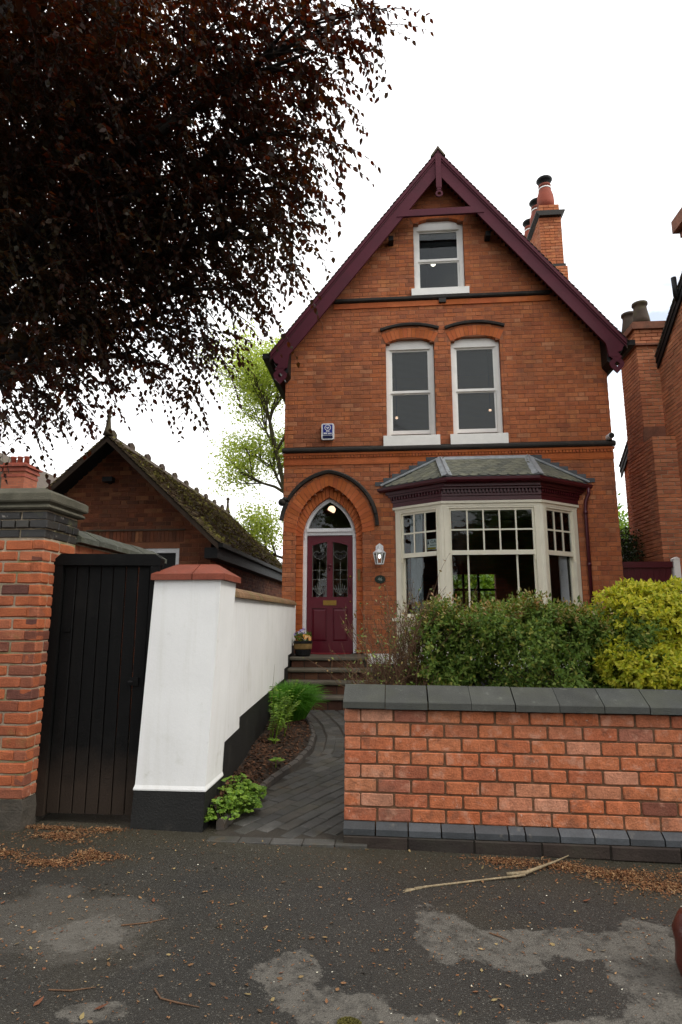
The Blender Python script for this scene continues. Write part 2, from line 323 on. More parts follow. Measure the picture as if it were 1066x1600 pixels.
M['dark_leaf'] = pmat('dark_leaf', '#2c3a20', ['#1f2c18', '#30421f', '#3c4a2a', '#4a4030'], 'island', rough=.4, vary=.12, fine=0, bump=0, trans=.2)
M['paver'] = pmat('paver', '#4a4844', ['#403f3c', '#4b4946', '#55534f', '#444340', '#4e4942'], 'object', rough=.7, vary=.25, vscale=9, stain=[('#3c3c2c', 3, .5, .7, .5), ('#5f4c3a', 6, .58, .72, .45)], bump=.4, bscale=120)
M['verge_wood'] = pmat('verge_wood', '#3c3026', vary=.3, vscale=6)
M['joint'] = pmat('joint_sand', '#37322b', vary=.3, bump=.5)
M['kerb'] = pmat('edging', '#4c4844', ['#45413e', '#524d48'], 'object', vary=.25, stain=[('#5c4a38', 6, .55, .7, .5)])
M['interior'] = pmat('interior_plaster', '#6a5c50', vary=.1, bump=0)
M['interior_dark'] = pmat('interior_dark', '#3c322c', vary=.15, bump=0)
M['hall'] = pmat('hall_plaster', '#8a8256', vary=.1, bump=0)
M['curtain'] = pmat('curtain', '#c8ccd0', vary=.08, vscale=3, bump=.1, rough=.9, trans=.3, backcol=(1, 1, 1, 1))
M['blind'] = pmat('blind_slat', '#3a3d40', vary=.1, bump=0, rough=.6)
M['blue_box'] = pmat('alarm_blue', '#1d2a86', rough=.35, vary=.05, bump=0, spec=.5)
M['navy'] = pmat('alarm_navy', '#141a40', rough=.35, vary=.05, bump=0)
M['yellow'] = pmat('sign_yellow', '#b8a02c', rough=.5, vary=.05, bump=0)
M['plate_green'] = pmat('plate_green', '#1c2a22', rough=.35, vary=.1, bump=0)
M['grey_text'] = pmat('pale_lettering', '#8f9a92', rough=.5, vary=.02, bump=0)
M['leadlight'] = pmat('lead_came', '#8a8c86', rough=.5, vary=.1, bump=0)
M['stained'] = pmat('dark_stained_glass', '#120f12', rough=.2, vary=.1, bump=0, spec=.5)
M['mat_red'] = pmat('doormat', '#7a2028', rough=.95, vary=.2, vscale=20, bump=.6)
M['wood_barrel'] = pmat('barrel_wood', '#7a6038', vary=.3, vscale=12)
M['violet'] = pmat('violet_petal', '#5a4a8c', ['#4a3a7c', '#b8a8d8', '#d8d0e8', '#6a3a6c'], 'island', rough=.6, bump=0)
M['orange'] = pmat('orange_petal', '#d8923c', ['#d8823c', '#e8b058', '#f0d8a0', '#d87040'], 'island', rough=.6, bump=0)
M['bag'] = pmat('brown_leather', '#4a1c12', rough=.35, vary=.2, vscale=3, bump=.15, spec=.5)

def glass_mat():
    m = bpy.data.materials.new('window_glass'); m.use_nodes = True; nt = m.node_tree; N, L = nt.nodes, nt.links
    N.remove(N['Principled BSDF']); out = N['Material Output']
    tr = N.new('ShaderNodeBsdfTransparent'); tr.inputs['Color'].default_value = (.86, .9, .9, 1)
    gl = N.new('ShaderNodeBsdfGlossy'); gl.inputs['Roughness'].default_value = 0.015
    fr = N.new('ShaderNodeFresnel'); fr.inputs['IOR'].default_value = 1.36
    geo = N.new('ShaderNodeNewGeometry'); nz = N.new('ShaderNodeTexNoise'); nz.inputs['Scale'].default_value = 2.2
    L.new(geo.outputs['Position'], nz.inputs['Vector'])
    b = N.new('ShaderNodeBump'); b.inputs['Strength'].default_value = .09; b.inputs['Distance'].default_value = .05
    L.new(nz.outputs['Fac'], b.inputs['Height']); L.new(b.outputs[0], gl.inputs['Normal'])
    mx = N.new('ShaderNodeMixShader'); L.new(fr.outputs[0], mx.inputs[0]); L.new(tr.outputs[0], mx.inputs[1]); L.new(gl.outputs[0], mx.inputs[2])
    L.new(mx.outputs[0], out.inputs['Surface']); return m
M['glass'] = glass_mat()
def emit_mat(name, col, s):
    m = bpy.data.materials.new(name); m.use_nodes = True; bs = m.node_tree.nodes['Principled BSDF']
    bs.inputs['Base Color'].default_value = col; bs.inputs['Emission Color'].default_value = col; bs.inputs['Emission Strength'].default_value = s
    return m
M['bulb'] = emit_mat('lit_bulb', (1, .9, .75, 1), 2.5)
M['bulb_warm'] = emit_mat('lit_bulb_warm', (1, .62, .4, 1), 2.0)

def brick_tex_mat(name, c1, c2, mort, scale):
    m = bpy.data.materials.new(name); m.use_nodes = True; N, L = m.node_tree.nodes, m.node_tree.links; bs = N['Principled BSDF']
    geo = N.new('ShaderNodeNewGeometry'); sep = N.new('ShaderNodeSeparateXYZ'); L.new(geo.outputs['Position'], sep.inputs[0])
    ad = N.new('ShaderNodeMath'); ad.operation = 'ADD'; L.new(sep.outputs[0], ad.inputs[0]); L.new(sep.outputs[1], ad.inputs[1])
    cb = N.new('ShaderNodeCombineXYZ'); L.new(ad.outputs[0], cb.inputs[0]); L.new(sep.outputs[2], cb.inputs[1])
    bt = N.new('ShaderNodeTexBrick'); L.new(cb.outputs[0], bt.inputs['Vector'])
    bt.inputs['Color1'].default_value = srgb(c1); bt.inputs['Color2'].default_value = srgb(c2); bt.inputs['Mortar'].default_value = srgb(mort)
    bt.inputs['Scale'].default_value = 1; bt.inputs['Brick Width'].default_value = .235; bt.inputs['Row Height'].default_value = .078; bt.inputs['Mortar Size'].default_value = .006
    L.new(bt.outputs['Color'], bs.inputs['Base Color']); bs.inputs['Roughness'].default_value = .9; return m
M['brick_far'] = brick_tex_mat('brick_far', '#a0583a', '#86462f', '#6e5444', 1)

def ground_mat():
    """worn tarmac: dark stone-speckled skin, paler dry patches with ragged outlines, mossy grime by the walls"""
    m = bpy.data.materials.new('tarmac'); m.use_nodes = True; N, L = m.node_tree.nodes, m.node_tree.links; bs = N['Principled BSDF']
    geo = N.new('ShaderNodeNewGeometry'); pos = geo.outputs['Position']
    def noise(s, d=4, r=.55):
        n = N.new('ShaderNodeTexNoise'); n.inputs['Scale'].default_value = s; n.inputs['Detail'].default_value = d; n.inputs['Roughness'].default_value = r
        L.new(pos, n.inputs['Vector']); return n.outputs['Fac']
    def math_(op, a, b=None, c=None):
        n = N.new('ShaderNodeMath'); n.operation = op
        for i, v in enumerate((a, b, c)):
            if v is None: continue
            if isinstance(v, (int, float)): n.inputs[i].default_value = v
            else: L.new(v, n.inputs[i])
        return n.outputs[0]
    def mr(v, a, b, c=0., d=1.):
        r = N.new('ShaderNodeMapRange'); L.new(v, r.inputs[0])
        for i, q in enumerate((a, b, c, d)): r.inputs[1 + i].default_value = q
        return r.outputs[0]
    def mix(a, b, f, mode='MIX'):
        x = N.new('ShaderNodeMix'); x.data_type = 'RGBA'; x.blend_type = mode
        for s, v in ((x.inputs[0], f), (x.inputs[6], a), (x.inputs[7], b)):
            if isinstance(v, (tuple, float, int)): s.default_value = v
            else: L.new(v, s)
        return x.outputs[2]
    sep = N.new('ShaderNodeSeparateXYZ'); L.new(pos, sep.inputs[0]); X, Y = sep.outputs[0], sep.outputs[1]
    # patches: (x, y, rx, ry) where the dry surface shows
    patches = [(.24, 3.34, .16, .28), (.50, 3.22, .26, .17), (.82, 3.30, .30, .16), (1.2, 3.25, .3, .28), (-.47, 2.93, .15, .21), (-.28, 2.68, .22, .14),
               (.1, 2.55, .5, .13), (.7, 2.62, .4, .13), (1.1, 2.85, .22, .16), (-1.55, 3.12, .2, .16), (-1.2, 2.56, .18, .07)]
    wob = math_('MULTIPLY', math_('SUBTRACT', noise(3.2, 6, .6), .5), 2.6)
    acc = None
    for (px, py, rx, ry) in patches:
        dx = math_('DIVIDE', math_('SUBTRACT', X, px), rx); dy = math_('DIVIDE', math_('SUBTRACT', Y, py), ry)
        d = math_('SQRT', math_('ADD', math_('MULTIPLY', dx, dx), math_('MULTIPLY', dy, dy)))
        acc = d if acc is None else math_('SMOOTH_MIN', acc, d, .25)
    edge = math_('ADD', math_('ADD', acc, wob), math_('MULTIPLY', math_('SUBTRACT', noise(28, 4, .7), .5), .55))
    dry = mr(edge, .88, 1.02, 1., 0.)
    dry = math_('MULTIPLY', dry, mr(noise(13, 6, .72), .36, .54, .25, 1.))
    base = mix(srgb('#262522'), srgb('#34312c'), mr(noise(1.1, 5, .6), .35, .7))
    base = mix(base, srgb('#3a3527'), mr(noise(.8, 4), .5, .7, 0, .6))
    wallside = mr(Y, 3.7, 4.4); base = mix(base, srgb('#3c3728'), math_('MULTIPLY', wallside, .6))
    dxl = math_('DIVIDE', math_('ADD', X, 1.75), .55); dyl = math_('DIVIDE', math_('SUBTRACT', Y, 3.2), .34)
    lef = math_('ADD', math_('SQRT', math_('ADD', math_('MULTIPLY', dxl, dxl), math_('MULTIPLY', dyl, dyl))), wob)
    base = mix(base, srgb('#5d5952'), mr(lef, .8, 1.15, .45, 0.))
    base = mix(base, srgb('#625e57'), math_('MULTIPLY', dry, .85))
    # stones in the skin
    vo = N.new('ShaderNodeTexVoronoi'); vo.inputs['Scale'].default_value = 130; L.new(pos, vo.inputs['Vector'])
    sp = N.new('ShaderNodeSeparateColor'); L.new(vo.outputs['Color'], sp.inputs[0])
    stone = mr(sp.outputs[0], .66, 1., 0., .42)
    base = mix(base, srgb('#8a867c'), math_('MULTIPLY', stone, mr(vo.outputs['Distance'], .25, .5, 1., 0.)))
    vo2 = N.new('ShaderNodeTexVoronoi'); vo2.inputs['Scale'].default_value = 62; L.new(pos, vo2.inputs['Vector'])
    sp2 = N.new('ShaderNodeSeparateColor'); L.new(vo2.outputs['Color'], sp2.inputs[0])
    base = mix(base, srgb('#8c877b'), math_('MULTIPLY', mr(sp2.outputs[1], .9, 1., 0., .42), mr(vo2.outputs['Distance'], .2, .42, 1., 0.)))
    base = mix(base, srgb('#141311'), math_('MULTIPLY', mr(sp2.outputs[2], .7, 1., 0., .6), mr(vo2.outputs['Distance'], .25, .5, 1., 0.)))
    cr_ = N.new('ShaderNodeTexVoronoi'); cr_.feature = 'DISTANCE_TO_EDGE'; cr_.inputs['Scale'].default_value = .85
    wv = N.new('ShaderNodeVectorMath'); wv.operation = 'ADD'; nv = N.new('ShaderNodeTexNoise'); nv.inputs['Scale'].default_value = 4; nv.inputs['Detail'].default_value = 5; L.new(pos, nv.inputs['Vector'])
    sc_ = N.new('ShaderNodeVectorMath'); sc_.operation = 'SCALE'; sc_.inputs['Scale'].default_value = .35; L.new(nv.outputs['Color'], sc_.inputs[0]); L.new(pos, wv.inputs[0]); L.new(sc_.outputs[0], wv.inputs[1]); L.new(wv.outputs[0], cr_.inputs['Vector'])
    crack = math_('MULTIPLY', mr(cr_.outputs['Distance'], .0, .006, 1., 0.), mr(noise(1.6, 3), .5, .6))
    base = mix(base, srgb('#0e0d0c'), math_('MULTIPLY', crack, .8))
    base = mix(base, (.55, .55, .55, 1), mr(noise(220, 2), .5, .8, 0, .5), 'MULTIPLY')
    L.new(base, bs.inputs['Base Color'])
    L.new(mr(dry, 0, 1, .62, .85), bs.inputs['Roughness']); bs.inputs['Specular IOR Level'].default_value = .35
    b = N.new('ShaderNodeBump'); b.inputs['Strength'].default_value = .55; b.inputs['Distance'].default_value = .012
    h = math_('ADD', math_('MULTIPLY', vo.outputs['Distance'], -.8), noise(60, 5, .6)); L.new(h, b.inputs['Height']); L.new(b.outputs[0], bs.inputs['Normal'])
    return m
M['tarmac'] = ground_mat()

def gate_mat():
    m = pmat('gate_black', '#0a0a0a', rough=.65, vary=.2, vscale=6, stain=[('#1a1917', 3, .55, .7, .5), ('#77736a', 70, .74, .77, .6)], streak=('#171513', .35), bump=.2, spec=.14)
    N, L = m.node_tree.nodes, m.node_tree.links; bs = N['Principled BSDF']
    src = bs.inputs['Base Color'].links[0].from_socket
    geo = N.new('ShaderNodeNewGeometry'); sep = N.new('ShaderNodeSeparateXYZ'); L.new(geo.outputs['Position'], sep.inputs[0])
    nz = N.new('ShaderNodeTexNoise'); nz.inputs['Scale'].default_value = 7; L.new(geo.outputs['Position'], nz.inputs['Vector'])
    ad = N.new('ShaderNodeMath'); ad.operation = 'MULTIPLY_ADD'; L.new(nz.outputs['Fac'], ad.inputs[0]); ad.inputs[1].default_value = .28; L.new(sep.outputs[2], ad.inputs[2])
    mrn = N.new('ShaderNodeMapRange'); L.new(ad.outputs[0], mrn.inputs[0])
    for i, q in enumerate((.42, .72, .85, 0.)): mrn.inputs[1 + i].default_value = q
    x = N.new('ShaderNodeMix'); x.data_type = 'RGBA'; L.new(mrn.outputs[0], x.inputs[0]); L.new(src, x.inputs[6]); x.inputs[7].default_value = srgb('#332a23')   # splashed mud
    L.new(x.outputs[2], bs.inputs['Base Color']); return m
M['gate'] = gate_mat()
def gz(x): return -0.02 * (min(max(x, -9), 9) + 0.5)

# ================================================================== SETTING
mb = MB(); xs = [-700, -9, 9, 700]; ys = [-700, 4.6, 700]
for i in range(3):
    for j in range(2):
        mb.poly([(xs[i], ys[j], gz(xs[i])), (xs[i + 1], ys[j], gz(xs[i + 1])), (xs[i + 1], ys[j + 1], gz(xs[i + 1])), (xs[i], ys[j + 1], gz(xs[i]))])
pav = setp(mb.build('pavement', M['tarmac']), 'dark worn tarmac pavement with pale dry patches', kind='structure')

def path_z(y): return 0.012 + 0.031 * max(0, y - 4.45)
KERB = [(-1.27, 4.62), (-1.21, 5.1), (-1.12, 5.75), (-.99, 6.35), (-.94, 6.95), (-.98, 7.6), (-1.12, 8.3), (-1.33, 9.0), (-1.5, 9.5)]
def kerb_x(y):
    for (x0, y0), (x1, y1) in zip(KERB, KERB[1:]):
        if y0 <= y <= y1: return x0 + (x1 - x0) * (y - y0) / (y1 - y0)
    return KERB[0][0] if y < KERB[0][1] else KERB[-1][0]
# garden soil right of the path, planting bed left of it
mb = MB(); n = 12
for i in range(n):
    y0 = 4.72 + (11.25 - 4.72) * i / n; y1 = 4.72 + (11.25 - 4.72) * (i + 1) / n
    za = .12 + .05 * (y0 - 4.7); zb = .12 + .05 * (y1 - 4.7)
    xa = lambda y: -.34 if y < 5.2 else -.2
    mb.poly([(xa(y0), y0, za), (9, y0, za), (9, y1, zb), (xa(y1), y1, zb)])
setp(mb.build('garden_soil', M['soil']), 'dark garden soil under the hedge', kind='structure')
mb = MB(); ky = np.linspace(4.66, 9.6, 22)
def wallx(y): return -1.36 - .0688 * (y - 4.95)
for a, b in zip(ky, ky[1:]):
    cols = 6
    def pt(y, k):
        x0 = wallx(y) - .03; x1 = kerb_x(y) - .02; t = k / cols
        return (x0 + (x1 - x0) * t, y, path_z(y) + .045 + .10 * math.sin(math.pi * min(1, (1 - t) * .62)) + .015 * math.sin(5 * y + 7 * t))
    for k in range(cols): mb.poly([pt(a, k), pt(a, k + 1), pt(b, k + 1), pt(b, k)])
setp(mb.build('planting_bed', M['soil'], smooth=True), 'narrow bark-mulched bed beside the white wall', kind='structure')

# the path: a dark joint bed with pavers laid on it
mb = MB(); py = np.linspace(4.40, 10.0, 26)
for a, b in zip(py, py[1:]):
    l0, l1 = (-1.36 if a < 4.62 else kerb_x(a)), (-1.36 if b < 4.62 else kerb_x(b)); mb.poly([(l0, a, path_z(a)), (-.2, a, path_z(a)), (-.2, b, path_z(b)), (l1, b, path_z(b))])
path = setp(mb.build('garden_path', M['joint']), 'curving path of dark blue brick pavers leading to the front steps', kind='structure')
def paver_mesh(l, w, h=.05):
    ch = .006; j = lambda: random.uniform(-.0015, .0015); m_ = MB()
    top = [(ch, ch, h + j()), (l - ch, ch, h + j()), (l - ch, w - ch, h + j()), (ch, w - ch, h + j())]
    mid = [(0, 0, h - .005), (l, 0, h - .005), (l, w, h - .005), (0, w, h - .005)]; bot = [(0, 0, 0), (l, 0, 0), (l, w, 0), (0, w, 0)]
    m_.v = [(x - l / 2, y - w / 2, z) for x, y, z in top + mid + bot]
    m_.f = [(0, 1, 2, 3)] + [(4 + i, 4 + (i + 1) % 4, (i + 1) % 4, i) for i in range(4)] + [(8 + i, 8 + (i + 1) % 4, 4 + (i + 1) % 4, 4 + i) for i in range(4)]
    return m_.mesh('paver', M['paver'])
PV = [paver_mesh(.214, .104) for _ in range(6)]; PVS = [paver_mesh(.104, .104) for _ in range(3)]
def put_paver(me, x, y, ang):
    sl = math.atan(.031) if y > 4.5 else 0
    q = Matrix.Rotation(sl, 4, 'X') @ Matrix.Rotation(ang, 4, 'Z')
    o = add('paver', me, path); o.matrix_local = Matrix.Translation((x, y, path_z(y) - .043 + random.uniform(-.002, .002))) @ q
ex = -1.30
while ex < -.34:                                   # row along the pavement
    put_paver(random.choice(PV), ex + .107, 4.44, 0); ex += .222
ang = R(62); ca, sa = math.cos(ang), math.sin(ang)
cnt = 0
for r_ in range(-40, 60):
    for c_ in range(-30, 40):
        u = c_ * .222 + (r_ % 2) * .111; v = r_ * .112
        x = -.8 + u * ca - v * sa; y = 5.4 + u * sa + v * ca
        if y < 4.56 or y > 6.75: continue
        hx, hy = .107 * ca, .107 * sa
        ok = all(kerb_x(y + s * hy) + .05 < x + s * hx < -.24 for s in (-1, 1)) and y - abs(hy) > 4.48
        if ok: put_paver(random.choice(PV), x, y, ang)
        elif kerb_x(y) + .07 < x < -.25 and y > 4.55:
            for s in (-.5, .5):
                xx, yy = x + s * .111 * ca, y + s * .111 * sa
                if kerb_x(yy) + .06 < xx < -.25 and yy > 4.545: put_paver(random.choice(PVS), xx, yy, ang)
for k in range(9):                                 # rows that follow the bend
    yy = 6.85
    while yy < 9.7:
        x = kerb_x(yy) + .10 + k * .112; dx = kerb_x(yy + .1) - kerb_x(yy - .1); a = math.atan2(.2, dx)
        if x < -.22: put_paver(random.choice(PV), x, yy + (.11 if k % 2 else 0), a)
        yy += .222
kb = []
for i in range(len(KERB) - 1):                     # edging blocks
    (x0, y0), (x1, y1) = KERB[i], KERB[i + 1]; L_ = math.hypot(x1 - x0, y1 - y0); nn = max(1, round(L_ / .22))
    for j in range(nn):
        t0, t1 = j / nn, (j + 1) / nn; kb.append(((x0 + (x1 - x0) * t0, y0 + (y1 - y0) * t0), (x0 + (x1 - x0) * t1, y0 + (y1 - y0) * t1)))
for (a, b) in kb:
    l = math.hypot(b[0] - a[0], b[1] - a[1]); m_ = MB(); m_.prism([(-.03, 0), (.03, 0), (.03, .085), (.015, .10), (-.015, .10), (-.03, .085)], 0, l - .006, 'x')
    o = m_.build('edging_block', M['kerb'], path); o.matrix_local = Matrix.Translation((a[0], a[1], path_z(a[1]) - .03)) @ Matrix.Rotation(math.atan2(b[1] - a[1], b[0] - a[0]), 4, 'Z')

# ================================================================== HOUSE
Y0 = 11.28; XL, XR, XC = -2.07, 4.13, 1.03
house = empty('brick_house', (0, 0, 0), 'tall red brick house with plum bargeboards and cream bay window', 'house')
CH = .087
def arch_w(z, a, sp, rise, t=0.0):
    """half width at height z of a pointed arch (springing sp); t widens it concentrically"""
    if z <= sp: return a + t
    Rr = (a * a + rise * rise) / (2 * a); dz = z - sp
    if dz >= Rr + t: return 0
    return max(0, math.sqrt((Rr + t) ** 2 - dz * dz) - (Rr - a))
def seg_w(z, a, sp, rise, t=0.0):
    """segmental arch head"""
    if z <= sp: return a
    Rr = (a * a + rise * rise) / (2 * rise); zc = sp + rise - Rr
    d = (Rr + t) ** 2 - (z - zc) ** 2
    return min(a + t * .35, math.sqrt(d)) if d > 0 else 0
DX, DSP, DA, DR = -1.19, 3.14, .635, .92
OUT_A, OUT_SP, OUT_R = .865, 3.18, 1.08          # outer edge of the outer arch ring
FRM_A, FRM_SP, FRM_R = .517, 3.06, .80            # outer edge of the white frame
WINS = [(.405, .475, 5.01, 6.93, .11), (1.68, .475, 5.01, 6.93, .11), (1.035, .505, 8.06, 9.53, .115)]
def voids(z, ring):
    o = []
    w = arch_w(z, OUT_A, OUT_SP, OUT_R) if (ring and z > OUT_SP) else arch_w(z, DA, DSP, DR)
    if z > .9 and w > 0: o.append((DX - w, DX + w))
    if .9 < z < 3.64: o.append((.06, 3.40) if ring else (.10, 3.36))
    for (cx, a, zb, sp, rise) in WINS:
        if z > zb - (.06 if ring else 0):
            w = seg_w(z, a, sp, rise, .20 if ring else 0)
            if w > 0: o.append((cx - w, cx + w))
    return o
def solid(z, ring):
    lim = min(3.10, max(0, (10.64 - z) / 1.262))
    iv = [(XC - lim, XC + lim)]
    for a, b in voids(z, ring):
        nv = []
        for c, d in iv:
            if b <= c or a >= d: nv.append((c, d)); continue
            if a > c: nv.append((c, a))
            if b < d: nv.append((b, d))
        iv = nv
    return iv
mb = MB(); rows = int((10.6 - .92) / CH)
for r_ in range(rows):
    z0 = .92 + r_ * CH
    for a, b in solid(z0 + CH / 2, False):
        if b - a > .02: mb.box(a + .004, b - .004, Y0 + .004, Y0 + .30, z0, z0 + CH)
wall = mb.build('wall', M['mortar_dark'], house)
def flemish(r_, x0, x1):
    """bricks of a course between x0 and x1 : (start, length)"""
    U = .372; off = 0 if r_ % 2 == 0 else -U / 2; k = math.floor((x0 - XL - off) / U) - 1; out = []
    while True:
        s = XL + off + k * U
        if s > x1: break
        for bs_, bl in ((s, .238), (s + .248, .114)):
            a, b = max(bs_, x0), min(bs_ + bl, x1)
            if b - a > .03: out.append((a, b - a))
        k += 1
    return out
BC = {}
def worn_brick(l, h, d, ch, jit):
    u = random.uniform; c = lambda: u(.003, .011); j = lambda: u(-jit, jit)
    o = []
    for (cx, cz, sx, sz) in ((0, 0, 1, 1), (l, 0, -1, 1), (l, h, -1, -1), (0, h, 1, -1)):
        p, q = (cx + sx * c(), cz + j() * .4), (cx + j() * .4, cz + sz * c())
        o += [q, p] if sx * sz > 0 else [p, q]
    o2 = []
    for i, p in enumerate(o):
        o2.append(p); n_ = o[(i + 1) % 8]
        if abs(n_[0] - p[0]) > .06: o2.append(((p[0] + n_[0]) / 2 + j() * 6, (p[1] + n_[1]) / 2 + j() * .8))
    n = len(o2); mx, mz = l / 2, h / 2; m_ = MB(); y = u(-.003, .003)
    ins = [(x + math.copysign(ch, mx - x), z + math.copysign(ch, mz - z)) for x, z in o2]
    m_.v = [(x, y + j() * .6, z) for x, z in ins] + [(x, ch, z) for x, z in o2] + [(x, d, z) for x, z in o2]
    m_.f = [tuple(range(n))] + [(n + i, n + (i + 1) % n, (i + 1) % n, i) for i in range(n)] + [(2 * n + i, 2 * n + (i + 1) % n, n + (i + 1) % n, n + i) for i in range(n)]
    return m_
def brick_me(l, h, d, mat, tag, nvar=5, ch=.005, jit=.0018):
    key = (round(l, 2), tag, random.randrange(nvar))
    if key not in BC: BC[key] = (worn_brick(round(l, 2), h, d, ch, jit) if tag in ('gw', 'pil') else MB().brick(None, round(l, 2), h, d, ch, jit)).mesh('brick', mat)
    return BC[key]
allb = []
for r_ in range(rows):
    z0 = .92 + r_ * CH
    for a, b in solid(z0 + CH / 2, True):
        if b - a > .02: allb += [(s, l, z0) for s, l in flemish(r_, a, b)]
single = sorted([b for b in allb if b[1] > .1 and 1.0 < b[2] < 4.4 and (b[0] < .06 or b[0] > 3.4)], key=lambda b: -b[1] + .02 * b[2])[:300]
ss = set((round(a, 4), round(c, 4)) for a, b, c in single)
jb = MB()
for (s, l, z0) in allb:
    if (round(s, 4), round(z0, 4)) in ss: add('brick', brick_me(l, CH - .009, .10, M['house_brick'], 'house'), wall, (s, Y0, z0))
    else: jb.brick(Matrix.Translation((s, Y0, z0)), l, CH - .009, .10)
setp(jb.build('brick_courses', M['house_brick_j'], wall), kind='stuff')

def ring_bricks(mb, cx, pts_in, pts_out, y0, y1, gap=.004):
    for i in range(len(pts_in) - 1):
        p0, p1, q0, q1 = Vector(pts_in[i]), Vector(pts_in[i + 1]), Vector(pts_out[i]), Vector(pts_out[i + 1])
        def lp(a, b, g):
            d = (b - a); return a + d * min(.45, g / max(d.length, 1e-6)), b - d * min(.45, g / max(d.length, 1e-6))
        a0, a1 = lp(p0, p1, gap); b0, b1 = lp(q0, q1, gap); j = random.uniform(-.002, .002)
        mb.prism([(a0.x, a0.y), (a1.x, a1.y), (b1.x, b1.y), (b0.x, b0.y)], y0 + j, y1)
def pointed_pts(cx, a, sp, rise, t, n):
    """points on one pointed arch, left springing -> apex -> right springing"""
    Rr = (a * a + rise * rise) / (2 * a); k = Rr - a
    top = math.acos(min(1, k / (Rr + t))); r_ = []
    for i in range(n + 1):
        th = top * i / n; r_.append((cx + k - (Rr + t) * math.cos(th), sp + (Rr + t) * math.sin(th)))
    return r_ + [(2 * cx - x, z) for x, z in reversed(r_[:-1])]
def seg_pts(cx, a, sp, rise, t, n):
    Rr = (a * a + rise * rise) / (2 * rise); zc = sp + rise - Rr; th = math.asin(a / Rr)
    return [(cx + (Rr + t) * math.sin(-th + 2 * th * i / n), zc + (Rr + t) * math.cos(-th + 2 * th * i / n)) for i in range(n + 1)]
def clipL(pts): return [(max(x, XL + .004), z) for x, z in pts]
mb = MB(); ring_bricks(mb, DX, pointed_pts(DX, DA, DSP, DR, 0, 15), clipL(pointed_pts(DX, OUT_A, OUT_SP, OUT_R, 0, 15)), Y0 - .004, Y0 + .11)
setp(mb.build('door_arch', M['house_arch'], wall), kind='stuff')
# recessed inner order: jambs and ring
mb = MB(); ring_bricks(mb, DX, pointed_pts(DX, FRM_A - .006, FRM_SP, FRM_R - .008, 0, 13), pointed_pts(DX, DA + .01, DSP, DR + .01, 0, 13), Y0 + .10, Y0 + .26)
for s in (-1, 1):
    z = .92; k = 0
    while z < DSP - .02:
        x0 = DX + s * DA if s < 0 else DX + DA - .125
        h = min(CH, DSP - z)
        mb.brick(Matrix.Translation((x0 - (.01 if s < 0 else -.01) * 0, Y0 + .10, z)), .125, h - .009, .14); z += CH; k += 1
    mb.box(DX + s * (DA - .055) - .068, DX + s * (DA - .055) + .066, Y0 + .115, Y0 + .29, .92, DSP)
setp(mb.build('inner_door_arch', M['house_arch'], wall), kind='stuff')
for (cx, a, zb, sp, rise) in WINS:
    mb = MB(); ring_bricks(mb, cx, seg_pts(cx, a, sp, rise, 0, 13), seg_pts(cx, a, sp, rise, .20, 13), Y0 - .003, Y0 + .11)
    setp(mb.build('window_arch', M['house_arch'], wall), kind='stuff')
# hood moulds
def hood(pts, r=.036, y=Y0 - .02):
    mb = MB(); mb.tube([(x, y, z) for x, z in pts], r, 6); return mb.build('hood_mould', M['black_roll'], house, smooth=False)
hp = [p for p in pointed_pts(DX, .915, 3.27, 1.06, 0, 26) if p[0] > XL - .03]
hood(hp, .042)
mb = MB(); mb.sphere((XL - .02, Y0 - .03, 3.74), .075); mb.sphere((XL + .03, Y0 - .03, 3.80), .05); mb.build('label_stop', M['black_roll'], house, smooth=True)
for (cx, a, zb, sp, rise) in WINS[:2]: hood(seg_pts(cx, .575, 7.205, .105, 0, 16))
# string courses
def strip(name, z0, z1, pr, mat, x0=XL, x1=XR):
    mb = MB(); x = x0 - pr * .6
    while x < x1 + pr * .6 - .01:
        l = min(random.uniform(.45, .6), x1 + pr * .6 - x); mb.box(x, x + l - .004, Y0 - pr - random.uniform(0, .003), Y0 + .02, z0, z1); x += l
    return setp(mb.build(name, mat, house), kind='stuff')
mb = MB(); mb.tube([(XL - .03, Y0 - .03, 4.755), (XR + .03, Y0 - .03, 4.755)], .052, 10); mb.box(XL - .02, XR + .02, Y0 - .045, Y0 + .01, 4.795, 4.815)
mb.build('string_course', M['black_roll'], house)
strip('moulded_band', 4.655, 4.70, .034, M['house_arch']); strip('moulded_band', 4.47, 4.49, .012, M['house_arch'])
mb = MB(); x = XL
while x < XR - .02: mb.box(x + .006, x + .05, Y0 - .03, Y0 + .02, 4.605, 4.65); x += .062
setp(mb.build('dentil_band', M['house_arch'], house), kind='stuff')
strip('plain_band', 4.495, 4.60, .008, M['house_arch'])
hw = (10.42 - 7.86) / 1.262
mb = MB(); mb.tube([(XC - hw - .1, Y0 - .02, 7.865), (XC + hw + .1, Y0 - .02, 7.865)], .045, 8); mb.build('string_course', M['black_roll'], house)
mb = MB(); mb.box(1.0, 1.14, Y0 - .06, Y0, 7.74, 7.83); mb.build('corbel_block', M['black_roll'], house)
strip('plain_band', 7.72, 7.81, .01, M['house_arch'], XC - hw - .1, XC + hw + .1); strip('moulded_band', 7.695, 7.712, .022, M['house_arch'], XC - hw - .1, XC + hw + .1)
# base
mb = MB(); mb.box(XL - .02, -1.84, Y0 - .03, Y0 + .3, .74, .918); mb.box(-.53, .2, Y0 - .03, Y0 + .3, .74, .918); mb.box(3.3, XR + .02, Y0 - .03, Y0 + .3, .74, .918)
mb.build('painted_plinth', M['white_paint'], house)
mb = MB(); mb.box(XL - .01, XR + .01, Y0 - .012, Y0 + .3, -.2, .738); mb.build('black_base', M['black_paint'], house)
